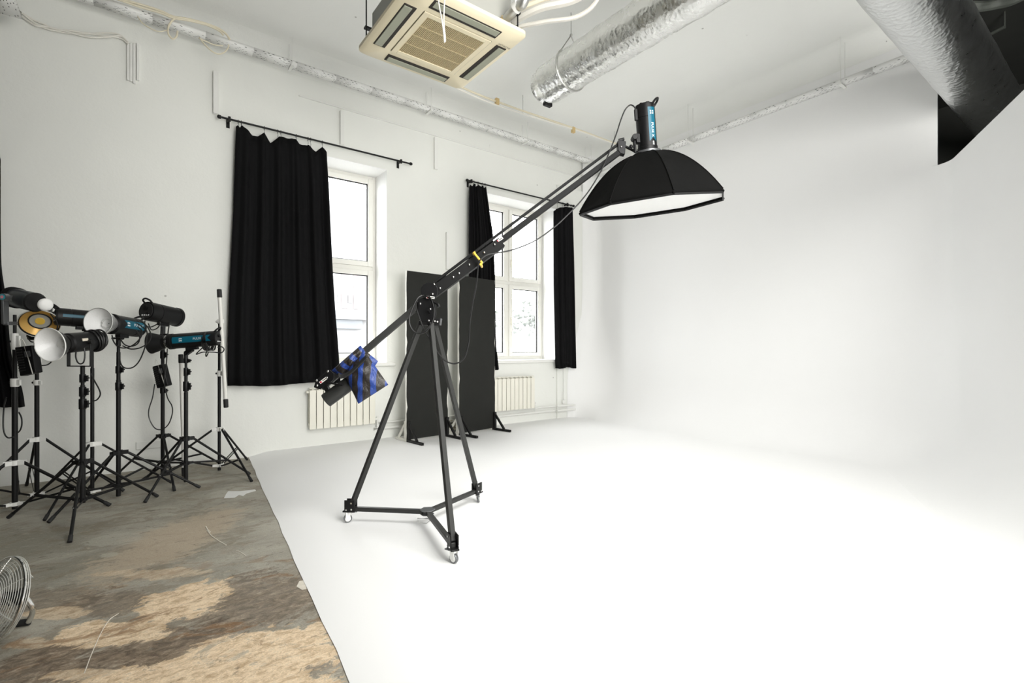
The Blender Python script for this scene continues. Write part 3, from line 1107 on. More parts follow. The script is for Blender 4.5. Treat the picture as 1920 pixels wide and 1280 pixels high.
MB().bb((acx - gw + 0.01, acy - gd + 0.01, zA + 0.014), (acx + gw - 0.01, acy + gd - 0.01, zA + 0.03)).build('filter', M('dusty_brown_filter', (0.20, 0.15, 0.08), 0.8, var=0.1), ac)
sx_ = hw * 0.80
for (cx0, cy0, ex) in ((acx, acy - sx_, 0), (acx, acy + sx_, 0), (acx - sx_, acy, 1), (acx + sx_, acy, 1)):
    l_, w_ = hw * 0.585, 0.05
    sz = (l_ * 2, w_ * 2, 0.008) if not ex else (w_ * 2, l_ * 2, 0.008)
    sl = MB().box((cx0, cy0, zA - 0.001), sz).build('outlet', ACSLOT, ac, bevel=0.004)
    s2 = (l_ * 1.9, w_ * 1.25, 0.006) if not ex else (w_ * 1.25, l_ * 1.9, 0.006)
    off = (0, (0.012 if cy0 > acy else -0.012), 0) if not ex else ((0.012 if cx0 > acx else -0.012), 0, 0)
    MB().box((cx0 + off[0], cy0 + off[1], zA - 0.008), s2).build('flap', ACFLAP, sl, bevel=0.003)
for sx in (-1, 1):
    for sy in (-1, 1):
        MB().cyl((acx + sx * 0.455, acy + sy * 0.455, zA + 0.05), (acx + sx * 0.455, acy + sy * 0.455, CEIL + 0.005), 0.006, n=8).bb((acx + sx * 0.44 - 0.03, acy + sy * 0.455 - 0.02, zA + 0.2), (acx + sx * 0.44 + 0.03, acy + sy * 0.455 + 0.02, zA + 0.215)).build('hanging_rod', BLACK, ac)
lc = ceilp(945, 87, zA)
lettering('HITACHI', 0.03, 'lettering', GREYL, ac, lambda x, y: Vector((ax1 - 0.20 + x * 0, 0, 0)) * 0 + Vector((lc.x + x, lc.y - y, zA - 0.0015)))

# pipes and wires beside it
cable('insulated_pipe', [(2.46, 3.30, 4.10), (2.60, 3.06, 4.16), (2.86, 2.9, 4.26), (3.1, 2.78, 4.5), (3.15, 2.5, 4.9), (3.15, 2.2, CEIL - 0.036)], 0.032, INSUL, 'thick white insulated pipe curving away from the air conditioner', 'pipes at the air conditioner', cat='pipe')
cable('insulated_pipe', [(2.44, 3.22, 4.02), (2.62, 3.0, 4.03), (2.86, 2.86, 4.1), (3.02, 2.78, 4.3), (3.08, 2.66, 4.7), (3.1, 2.4, CEIL - 0.02)], 0.017, INSUL, 'thin white pipe curving lowest beside the air conditioner', 'pipes at the air conditioner', cat='pipe')
cable('insulated_pipe', [(2.40, 3.44, 4.20), (2.68, 3.14, 4.30), (2.95, 2.78, 4.42), (3.25, 2.35, 4.62), (3.4, 2.0, 4.95), (3.42, 1.9, CEIL - 0.03)], 0.026, CABLEC, 'cream insulated pipe rising away from the air conditioner', 'pipes at the air conditioner', cat='pipe')
pe0, pe1 = px(944, 42, 3.95), px(968, 14, 3.85)
t = thing('drain_pipe', 'grey drain pipe elbow with ribbed collars above the air conditioner corner', 'pipe', pe0)
MB().cyl(pe0, pe1, 0.036).build('pipe', GALV, t)
MB().cyl(pe1 - (pe1 - pe0) * 0.1, pe1 + (pe1 - pe0) * 0.22, 0.045).build('collar', WHITE, t)
MB().tube(cr([pe1, pe1 + (pe1 - pe0) * 0.7, pe1 + Vector((0.1, -0.1, 0.6)), Vector((pe1.x + 0.12, pe1.y - 0.15, CEIL - 0.02))]), 0.036, 12).build('hose', GALV, t)
MB().ring(pe0, pe1 - pe0, 0.037, 0.006, 20, 6).ring(pe0 + (pe1 - pe0) * 0.15, pe1 - pe0, 0.037, 0.006, 20, 6).build('clamp', TAN, t)
dC = 3.2
cable('hanging_cord', [px(815, -140, dC), px(819, -60, dC), px(822, 0, dC), px(827, 30, dC), px(831, 55, dC), px(833.5, 80, dC)], 0.0045, CABLEW, 'white cord hanging in front of the air conditioner grille', 'white hanging cords')
cable('hanging_cord', [px(840, -140, dC + .02), px(837, -60, dC + .02), px(833, 10, dC + .02), px(832, 40, dC + .02), px(834, 62, dC + .015), px(835, 78, dC + .01)], 0.0045, CABLEW, 'second white cord twisted with the first before the grille', 'white hanging cords')
_p = px(815, -140, dC)
MB_ = MB().cyl((_p.x, _p.y, _p.z - 0.02), (_p.x + 0.05, _p.y, CEIL + 0.0), 0.0045, n=6).build('hanging_cord', CABLEW)
tag(MB_, 'white drop from the ceiling carrying the hanging cords', 'cable', 'white hanging cords')

# tan plastic tubing along the ceiling
zc = 5.18
pts = [(3.0, 6.06, zc + 0.02), (3.9, 6.1, zc - 0.03), (4.6, 6.1, zc - 0.035), (5.3, 6.1, zc - 0.02), (6.2, 6.1, zc), (7.42, 6.1, zc)]
t = thing('ceiling_tube', 'pair of thin cream tubes clipped together running to the back wall under the ceiling', 'tube', Vector((5.2, 6.1, zc)))
MB().tube(cr(pts), 0.016, 8).build('tube', CABLEC, t)
MB().tube(cr([Vector(p) + Vector((0, 0.0, -0.032 - 0.02 * math.sin(i))) for i, p in enumerate(pts)]), 0.012, 8).build('tube', CABLEW, t)
for x in (4.35, 5.95):
    MB().bb((x - 0.03, 6.075, zc - 0.085), (x + 0.03, 6.125, zc + 0.01)).build('clip', TAN, t, bevel=0.004)
for x in (4.85, 7.0):
    MB().cyl((x, 6.1, zc - 0.06), (x, 6.1, CEIL + 0.004), 0.004, n=8).build('rod', GALV, t)


# ------------------------------------------------------------------ ducts
def duct(mb, p0, p1, r, n=40, seg=28, wob=0.004, taper=0.0):
    p0, p1 = Vector(p0), Vector(p1)
    L = (p1 - p0).length
    prof = []
    for i in range(seg + 1):
        t_ = i / seg
        k = r + wob * math.sin(i * 2.3) + wob * 0.6 * math.sin(i * 5.1)
        prof.append((L * t_, k))
    return mb.lathe(p0, p1 - p0, prof, n, caps=False)


xd, zd, rd = 4.12, 4.72, 0.232
d1 = thing('foil_duct', 'crinkled silver foil air duct ending bare below the ceiling, beside the air conditioner', 'duct', (xd, 3.2, zd))
m = duct(MB(), (xd, 4.62, zd), (xd, 1.78, zd), rd)
m.lathe((xd, 4.62, zd), (0, 1, 0), [(0, rd), (0.05, rd * 0.97), (0.10, rd * 0.85), (0.13, rd * 0.83), (0.16, rd * 0.86), (0.165, rd * 0.82), (0.10, rd * 0.78)], 40, caps=False)
m.build('jacket', FOIL, d1, sharp=60)
MB().lathe((xd, 4.70, zd), (0, 1, 0), [(0, rd * 0.8), (0.01, rd * 0.8)], 30).build('end_plug', ACSLOT, d1)
MB().box((xd + 0.06, 4.75, zd - rd * 0.86), (0.12, 0.06, 0.05)).build('torn_liner', BLACK, d1, bevel=0.01)
ys = 4.26
sp_ = []
for k in range(25):
    q = math.radians(-230 + 280 * k / 24)
    sp_.append((xd + (rd + 0.012) * math.cos(q), ys, zd + (rd + 0.012) * math.sin(q)))
m = MB()
apex = (xd, ys, zd + rd + 0.18)
m.tube([apex] + sp_ + [apex], 0.009, 6)
m.build('strap', GALV, d1)
MB().cyl(apex, (xd, ys, CEIL + 0.004), 0.006, n=8).ball(apex, 0.018).build('hanging_rod', GALV, d1)
m = MB()
ap2 = (xd, 2.2, zd + rd + 0.18)
m.tube([ap2] + [(x, 2.2, z) for x, y, z in sp_] + [ap2], 0.009, 6).build('strap', GALV, d1)
MB().cyl(ap2, (xd, 2.2, CEIL + 0.004), 0.006, n=8).build('hanging_rod', GALV, d1)

zd2, yd2, rd2 = 4.3, 1.24, 0.27
d2 = thing('foil_duct', 'large dull silver air duct entering the dark opening over the white wall', 'duct', (6.5, yd2, zd2))
m = duct(MB(), (2.2, yd2, zd2), (9.4, yd2, zd2), rd2, 44, 40, 0.002)
m.build('jacket', FOILD, d2, sharp=60)
MB().cyl((9.3, yd2 - 0.1, zd2 - 0.15), (9.7, yd2 - 0.15, zd2 - 0.4), 0.25, n=24).build('elbow', FOILD, d2)
for x in (3.4,):
    MB().ring((x, yd2, zd2), (1, 0, 0), rd2 + 0.006, 0.006, 40, 6).cyl((x, yd2 - rd2 - 0.004, zd2), (x, yd2 - rd2 - 0.004, CEIL - 0.022), 0.006, n=8).build('strap', GALV, d2)

# dark ceiling gear beyond the duct
tray('cable_tray', 'perforated cable tray on the dark ceiling beside the large duct', (3.6, 0.62, 5.1), (10.5, 0.62, 5.1), 0.22, (0, -1, 0), 0.06, None, [1.0, 3.0, 5.0], hzs=CEIL - 0.02, mat=DARKTRAY)
m = MB().tube(cr([ceilp(1800, 10, 5.1), ceilp(1838, 12, 5.05), ceilp(1868, 8, 5.0), ceilp(1900, 0, 5.05), ceilp(1960, -30, 5.1)]), 0.05, 10).build('flexible_hose', DARKTRAY)
tag(m, 'grey flexible hose under the dark ceiling at the top corner', 'hose')
p0, p1 = ceilp(1834, 76, 5.2), ceilp(1884, 50, 5.2)
m = MB().cyl(p0, p1, 0.022).cyl(p1, (p1.x, p1.y, CEIL - 0.015), 0.008, n=8).cyl(p0, (p0.x, p0.y, CEIL - 0.015), 0.008, n=8).build('crossbar', DARKTRAY)
tag(m, 'grey crossbar hanging under the dark ceiling beside the large duct', 'bar')


# ------------------------------------------------------------------ black reflector panels
def board(label, bl_, br_, h, notch=()):
    a, b = fl(*bl_, CYC), fl(*br_, CYC)
    ex = (b - a)
    wd = ex.length
    ex.normalize()
    ny = Vector((ex.y, -ex.x, 0))          # towards the camera
    if ny.y > 0:
        ny = -ny
    up = Vector((0, 0, 1))
    z0 = CYC + 0.035
    t = thing('reflector_panel', label, 'panel', ((a + b) / 2).to_tuple()[:2] + (CYC,), 'black and white studio panels')

    def outline(off, chip):
        pts = []
        rnd = random.Random(int(bl_[0]))
        pts.append(a + up * (z0 - CYC) + ny * off)
        pts.append(b + up * (z0 - CYC) + ny * off)
        n = 26
        for i in range(1, n):
            k = i / n
            j = rnd.uniform(0, 0.006) * chip + (0.012 if rnd.random() < 0.12 else 0) * chip
            pts.append(b - ex * j + up * (z0 - CYC + (h - z0) * k) + ny * off)
        pts.append(b - ex * 0.01 * chip + up * (h - CYC) + ny * off)
        pts.append(a + ex * 0.01 * chip + up * (h - CYC) + ny * off)
        for i in range(1, n):
            k = 1 - i / n
            j = rnd.uniform(0, 0.005) * chip + (0.014 if rnd.random() < 0.1 else 0) * chip
            pts.append(a + ex * j + up * (z0 - CYC + (h - z0) * k) + ny * off)
        return pts
    MB().prism(outline(0.0, 0), outline(-0.035, 0)).build('board', BOARDW, t)
    MB().prism(outline(0.004, 1), outline(0.0005, 1)).build('face', BOARD, t)
    for side, mat, l_ in ((1, BLACK, None), (-1, BOARDW, 'white foot')):
        for c, s in ((a + ex * 0.03, 1), (b - ex * 0.03, -1)):
            o = ny * (0.0 if side > 0 else -0.035)
            base = c + o
            m = MB()
            m.beam(base - ny * 0.02 * side + up * 0.02, base + ny * side * (0.38 if side > 0 else 0.30) + up * 0.02, 0.04, 0.036, up)
            m.beam(base + ny * side * 0.03 + up * 0.04, base + ny * side * 0.03 + up * 0.30, 0.045, 0.035, ny)
            m.beam(base + ny * side * 0.03 + up * 0.27, base + ny * side * 0.24 + up * 0.035, 0.032, 0.03, ex)
            f = m.build('foot', mat, t, bevel=0.004)
            if l_:
                f['label'] = l_
    return t


board('black panel on black feet standing beside the half curtained window', (762, 829), (839.5, 817.5), 2.535)
board('black panel standing before the radiator and the small window curtain', (860.5, 816.7), (928, 805), 2.545)
sk = fl(847, 809, CYC)
m = MB()
for k in range(5):
    m.ring(sk + Vector((0.05 * math.sin(k * 2), 0.06 * math.cos(k * 1.7), 0.03 + 0.022 * k)), (0.1 * math.sin(k), 0.1 * math.cos(k * 2), 1), 0.10 - 0.008 * k, 0.013, 26, 6)
m.tube(cr([sk + Vector((-0.1, 0, 0.1)), sk + Vector((0.0, 0.06, 0.17)), sk + Vector((0.12, 0.08, 0.14)), sk + Vector((0.2, 0.06, 0.02))]), 0.011, 6)
o = m.build('rope_coil', SACK)
tag(o, 'small heap of coiled beige rope on the floor between the two black panels', 'rope')

# ------------------------------------------------------------------ boom stand
HUBD = 3.786
bc = fl(800, 1003, CYC)
bc = C((800 - CX) / F * HUBD, HUBD, CYC)
bs = thing('boom_stand', 'tall black boom stand on a wheeled tripod base in the white space', 'boom stand', bc)
corners = [fl(655, 979, CYC), fl(850, 1054, CYC), fl(895.5, 942, CYC)]
hub = C((801 - CX) / F * HUBD, HUBD, 0.155)
apexs = [px(791, 602, HUBD - 0.02), px(808, 606, HUBD - 0.06), px(814, 603, HUBD + 0.03)]
up = Vector((0, 0, 1))
for c, ap in zip(corners, apexs):
    dirh = (hub - c)
    dirh.z = 0
    dirh.normalize()
    sd = dirh.cross(up)
    cz = Vector((c.x, c.y, 0.0))
    top = cz + up * 0.205 + dirh * 0.03
    leg = MB().beam(top - (ap - top).normalized() * 0.03, ap, 0.036, 0.036).build('leg', DGREY, bs, bevel=0.004)
    MB().beam(cz + up * 0.158 + dirh * 0.0, hub - dirh * 0.03, 0.036, 0.032, up).build('spreader_arm', DGREY, bs, bevel=0.004)
    m = MB()
    for q in (-0.024, 0.024):
        m.box(cz + up * 0.182 + dirh * 0.012 + sd * q, (0.085, 0.008, 0.095), (dirh, sd, up))
    m.box(cz + up * 0.140, (0.09, 0.056, 0.012), (dirh, sd, up))
    br = m.build('corner_bracket', BLACK, bs, bevel=0.004)
    m = MB()
    for q in (-0.03, 0.03):
        for (u_, v_) in ((-0.012, 0.155), (0.03, 0.16), (0.028, 0.208)):
            b0 = cz + dirh * u_ + up * v_ + sd * q
            m.cyl(b0 - sd * 0.003, b0 + sd * 0.003, 0.007, n=10)
    m.build('bolt', CHROME, br)
    cs = MB()
    wc = cz + up * (CYC + 0.032) - dirh * 0.012
    ax = (dirh * 0.5 + sd * 0.85).normalized()
    fw_ = ax.cross(up)
    cs.cyl(cz + up * 0.112 - dirh * 0.0, cz + up * 0.14, 0.02)
    for q in (-0.018, 0.018):
        cs.box(wc + ax * q + up * 0.03, (0.035, 0.003, 0.062), (fw_, ax, up))
    cs.box(wc + up * 0.06, (0.04, 0.04, 0.004), (fw_, ax, up))
    cas = cs.build('caster', WHITE, bs)
    MB().lathe(wc - ax * 0.011, ax, [(0, 0.02), (0, 0.030), (0.004, 0.032), (0.018, 0.032), (0.022, 0.030), (0.022, 0.02)], 22, caps=True).build('wheel', GREYMET, cas)
    MB().lathe(wc - ax * 0.0125, ax, [(0, 0.022), (0.025, 0.022)], 18).build('wheel_core', WHITE, cas)
    MB().box(wc - fw_ * 0.045 + up * 0.045, (0.05, 0.028, 0.008), (fw_, ax, up)).build('brake_lever', GREYMET, cas, bevel=0.003)
m = MB()
m.lathe(hub + up * 0.012, (0, 0, 1), [(0, 0.06), (0.008, 0.06)], 6).lathe(hub - up * 0.02, (0, 0, 1), [(0, 0.055), (0.006, 0.055)], 6)
m.build('spreader_hub', GREYMET, bs, bevel=0.003)
hf = px(795, 971.5, HUBD - 0.045)
MB().tube([hf + C(-0.05, 0, 0), hf + C(0.03, 0, -0.0), hf + C(0.045, 0, -0.018), hf + C(0.02, -0.01, -0.035), hf + C(-0.04, -0.01, -0.03)], 0.004, 6, True).build('hub_handle', CHROME, bs)

# head of the stand
def plate(pts, d, th, name, mat, parent, bevel=0.003, back=None):
    f_ = [px(u, v, d) for u, v in pts]
    b_ = [px(u, v, d) + C(0, th, 0) for u, v in pts]
    return MB().prism(f_, b_).build(name, mat, parent, bevel=bevel)


for dd in (-0.055, 0.045):
    plate([(784, 560), (800, 556), (816, 566), (818, 590), (812, 603), (790, 603), (783, 588)], HUBD + dd, 0.010, 'head_plate', BLKPLA, bs)
plate([(785, 597), (826, 596), (824, 609), (786, 609)], HUBD - 0.05, 0.10, 'leg_block', BLACK, bs)
pv = px(812, 552, HUBD - 0.06)
ax_v = C(0, 1, 0)
MB().cyl(px(805, 545, HUBD - 0.07), px(805, 545, HUBD - 0.07) + ax_v * 0.012, 0.065, n=32).build('tilt_disc', BLKPLA, bs, bevel=0.003)
MB().cyl(px(805, 545, HUBD + 0.05), px(805, 545, HUBD + 0.05) + ax_v * 0.012, 0.065, n=32).build('tilt_disc', BLKPLA, bs, bevel=0.003)
m = MB()
m.cyl(px(812, 566, HUBD - 0.07), px(822, 571, HUBD - 0.13), 0.008).cyl(px(821, 570, HUBD - 0.13), px(823, 575, HUBD - 0.135), 0.010)
m.cyl(px(805, 586, HUBD - 0.06), px(803, 580, HUBD - 0.12), 0.006)
m.build('locking_lever', BLKPLA, bs)

# boom arm: rear tube, plated middle, and twin front tubes
TD, RD = 4.12, 3.60
b0, b1 = px(806, 555, HUBD), px(1166, 282, TD)
ba = (b1 - b0).normalized()
vn = ba.cross(C(0, 1, 0)).normalized()
if vn.z < 0:
    vn = -vn
br0 = px(603, 727, RD)
MB().beam(px(797, 562, HUBD), br0, 0.042, 0.046, vn).build('rear_tube', DGREY, bs, bevel=0.003)
m0, m1 = px(808, 552, HUBD), px(940, 455, HUBD + 0.13)
MB().beam(m0, m1, 0.066, 0.082, vn).build('middle_section', BOOMB, bs, bevel=0.004)
MB().beam(px(900, 481, HUBD + 0.09), b1, 0.040, 0.043, vn).build('lower_tube', BOOMB, bs, bevel=0.003)
MB().beam(px(812, 531, HUBD), px(1163, 267.5, TD), 0.022, 0.020, vn).build('upper_tube', BOOMB, bs, bevel=0.003)
plate([(1158, 264), (1166, 262), (1174, 265), (1172, 289), (1163, 287), (1159, 281)], TD - 0.03, 0.06, 'end_bracket', BLKPLA, bs)
MB().cyl(px(1160, 263, TD - 0.02), px(1170, 260.5, TD - 0.02), 0.012).build('locking_knob', BLKPLA, bs)
spig0, spig1 = px(1172, 274.5, TD), px(1200, 288, 4.13)
MB().cyl(spig0, spig1, 0.011).build('spigot', BLACK, bs)
plate([(618, 693), (627, 700), (625, 712), (600, 730), (588, 726), (592, 712)], RD - 0.04, 0.012, 'end_plate', BLKPLA, bs)
plate([(618, 693), (627, 700), (625, 712), (600, 730), (588, 726), (592, 712)], RD + 0.03, 0.012, 'end_plate', BLKPLA, bs)
cw0, cw1 = px(611, 751, RD - 0.01), px(664, 712, RD + 0.03)
ca = (cw1 - cw0).normalized()
MB().lathe(cw0, ca, [(0, 0.035), (0, 0.05), (0.004, 0.053), ((cw1 - cw0).length, 0.053), ((cw1 - cw0).length + 0.003, 0.05)], 32).build('counterweight', DGREY, bs)
MB().beam(px(610, 722, RD), px(620, 742, RD), 0.04, 0.03).cyl(px(614, 717, RD - 0.05), px(642, 722, RD - 0.075), 0.007).build('weight_clamp', BLACK, bs)
m = MB()
for (u, v, d) in ((613, 708, RD - 0.042), (594, 713, RD - 0.042), (595, 722.5, RD - 0.042), (615, 696, RD - 0.042), (814, 532.5, HUBD - 0.073), (825, 540, HUBD - 0.03), (811, 551, HUBD - 0.073),
                  (788, 569, HUBD - 0.057), (807, 579, HUBD - 0.057), (788, 600, HUBD - 0.052), (804, 601, HUBD - 0.052), (815, 602, HUBD - 0.052), (820, 603, HUBD - 0.052),
                  (861, 512, HUBD + 0.01), (880, 496, HUBD + 0.03), (908, 473, HUBD + 0.055), (927.5, 458, HUBD + 0.075), (850, 519, HUBD + 0.0), (1165, 275, TD - 0.033)):
    p = px(u, v, d)
    m.ball(p, 0.0085, 10)
m.build('bolt', CHROME, bs)
for (u, v, d, ang_, up_) in ((807, 557.5, HUBD - 0.075, 5, 0), (606, 713, RD - 0.043, -37, 0), (936.5, 449.5, HUBD + 0.095, -33, 0)):
    c = px(u, v, d)
    q = math.radians(-ang_)
    e1, e2 = C(math.cos(q), 0, math.sin(q)), C(-math.sin(q), 0, math.cos(q))
    st = MB().box(c, (0.062, 0.003, 0.018), (e1, C(0, 1, 0), e2)).build('badge', WHITE, bs, bevel=0.001)
    MB().cyl(c - e1 * 0.02 - C(0, 0.0015, 0), c - e1 * 0.02 - C(0, 0.0025, 0), 0.0075, n=14).build('badge_mark', RED, st)
    MB().box(c + e1 * 0.01 - C(0, 0.002, 0), (0.030, 0.002, 0.007), (e1, C(0, 1, 0), e2)).build('badge_lettering', GREYL, st)

# sandbag over the rear of the boom
sb = thing('sandbag', 'blue and black striped nylon sandbag draped over the rear end of the boom', 'sandbag', px(665, 757, RD - 0.05))


def pouch(mb, quad, d, th, nst, ph, n=16, dd=(0, 0, 0, 0), slant=0.0):
    P = [px(u, v, d + e) for (u, v), e in zip(quad, dd)]

    def f(sgn):
        def g(s_, t_):
            p = (P[0] * (1 - s_) + P[1] * s_) * (1 - t_) + (P[3] * (1 - s_) + P[2] * s_) * t_
            k = (max(0, math.sin(math.pi * min(1, max(0, s_)))) * max(0, math.sin(math.pi * min(1, max(0, t_))))) ** 0.55
            wr = 0.10 * math.sin(s_ * 19 + t_ * 6) + 0.08 * math.sin(t_ * 17 + s_ * 4)
            mid = (P[0] + P[1] + P[2] + P[3]) / 4
            pinch = 0.07 * (4 * s_ * (1 - s_) - 4 * t_ * (1 - t_)) * 0
            return p + C(0, -sgn * th * k * (1 + wr), 0)
        return g
    uvf = lambda s_, t_: (s_ * nst + ph + slant * t_ + 0.08 * math.sin(t_ * 3 + s_ * 2), t_)
    mb.grid(f(1), n, n, 0, uvf)
    mb.grid(f(-1), n, n, 0, uvf)


m = MB()
pouch(m, [(681, 654), (728, 721), (672, 757), (645, 702)], RD - 0.04, 0.055, 1.9, 4.25, n=24, dd=(0.03, -0.02, -0.03, 0.0), slant=-1.9)
pouch(m, [(679, 652), (709, 677), (698, 694), (684, 684)], RD + 0.05, 0.03, 0.9, 0.45)
pouch(m, [(622, 694), (676, 647), (690, 668), (640, 707)], RD + 0.0, 0.055, 3.2, 0.0)
bd = m.build('bag', STRIPES, sb, sharp=80)
m = MB()
for dz in (0, 1, 2):
    q = [px(u, v + dz * 2.2, RD - 0.075 - 0.006 * dz) for u, v in ((634, 700), (640, 703.5), (652, 699), (664, 690), (676, 678), (687, 667))]
    m.tube(cr(q), 0.008, 8)
m.build('strap', RUBBER, sb)

# octagonal softbox and the flash head that carries it
OC = C(1.16994, 4.15088, H + 1.19878)
ON = dr(-0.1020338, -0.1177154, 0.98779157)
_a, _b, _r = 0.11798897, -0.10292982, 3.90385143
verts8 = []
for k in range(8):
    q = _r + k * math.pi / 4
    lx, ly = math.cos(q) * 0.6, math.sin(q) * 0.6
    y1_, z1_ = ly * math.cos(_a), ly * math.sin(_a)
    x2_, z2_ = lx * math.cos(_b) + z1_ * math.sin(_b), -lx * math.sin(_b) + z1_ * math.cos(_b)
    verts8.append(C(x2_, y1_, z2_))
ob = thing('octagonal_softbox', 'large black octagonal softbox with white front hanging from the boom tip', 'softbox', OC)
prof = []
for i in range(15):
    q = 0.14 + 0.86 * (i / 14) ** 0.8
    prof.append((q, 0.42 * (1 - q ** 2.15) + 0.028))
prof.append((1.0, 0.0))
PERS = 6
vs, fs = [], []
for (k, h_) in prof:
    for s_ in range(8):
        a8, b8 = verts8[s_], verts8[(s_ + 1) % 8]
        for j in range(PERS):
            t_ = j / PERS
            v_ = a8.lerp(b8, t_)
            sag = 1 - 0.045 * math.sin(math.pi * t_) * (k ** 0.5) * (1 if h_ > 0.03 else 0)
            vs.append(OC + v_ * (k * sag) + ON * (h_ - 0.014))
nr = 8 * PERS
for i in range(len(prof) - 1):
    for j in range(nr):
        j2 = (j + 1) % nr
        fs.append((i * nr + j, i * nr + j2, (i + 1) * nr + j2, (i + 1) * nr + j))
MB().add(vs, fs).build('shell', BLKFAB, ob, sharp=25, solid=0.003)
MB().add([OC + v_ * 0.985 + ON * 0.014 for v_ in verts8] + [OC + ON * 0.014], [(i, (i + 1) % 8, 8) for i in range(8)]).build('diffuser', DIFF, ob)
m = MB()
for i in range(8):
    a8, b8 = OC + verts8[i] - ON * 0.012, OC + verts8[(i + 1) % 8] - ON * 0.012
    m.beam(a8, b8, 0.010, 0.014, ON)
m.build('rim_binding', BLACK, ob)
for i in range(8):
    q = [OC + verts8[i] * (k * 1.004) + ON * (h_ - 0.012) for k, h_ in prof[:-1]]
    MB().tube(q, 0.0045, 6).ball(OC + verts8[i] + ON * 0.0, 0.012, 8).build('rib', BLKFAB, ob)
ring_c = OC + ON * 0.425
MB().lathe(ring_c, ON, [(0, 0.095), (0, 0.105), (0.016, 0.105), (0.016, 0.07)], 32).build('speed_ring', GREYMET, ob)


def wrapped_label(parent, c, axis, R, q, t0, t1, half, notch, mat, name, n=12):
    """strip lying on a cylinder; V notch at the t1 end"""
    axis = axis.normalized()
    q = (q - axis * q.dot(axis)).normalized()
    ey = q.cross(axis)

    def f(s_, t_):
        th = (t_ * 2 - 1) * half
        e = t1 - notch * (1 - abs(t_ * 2 - 1))
        return c + axis * (t0 + (e - t0) * s_) + (q * math.cos(th) + ey * math.sin(th)) * R
    return MB().grid(f, 6, n).build(name, mat, parent, sharp=80)


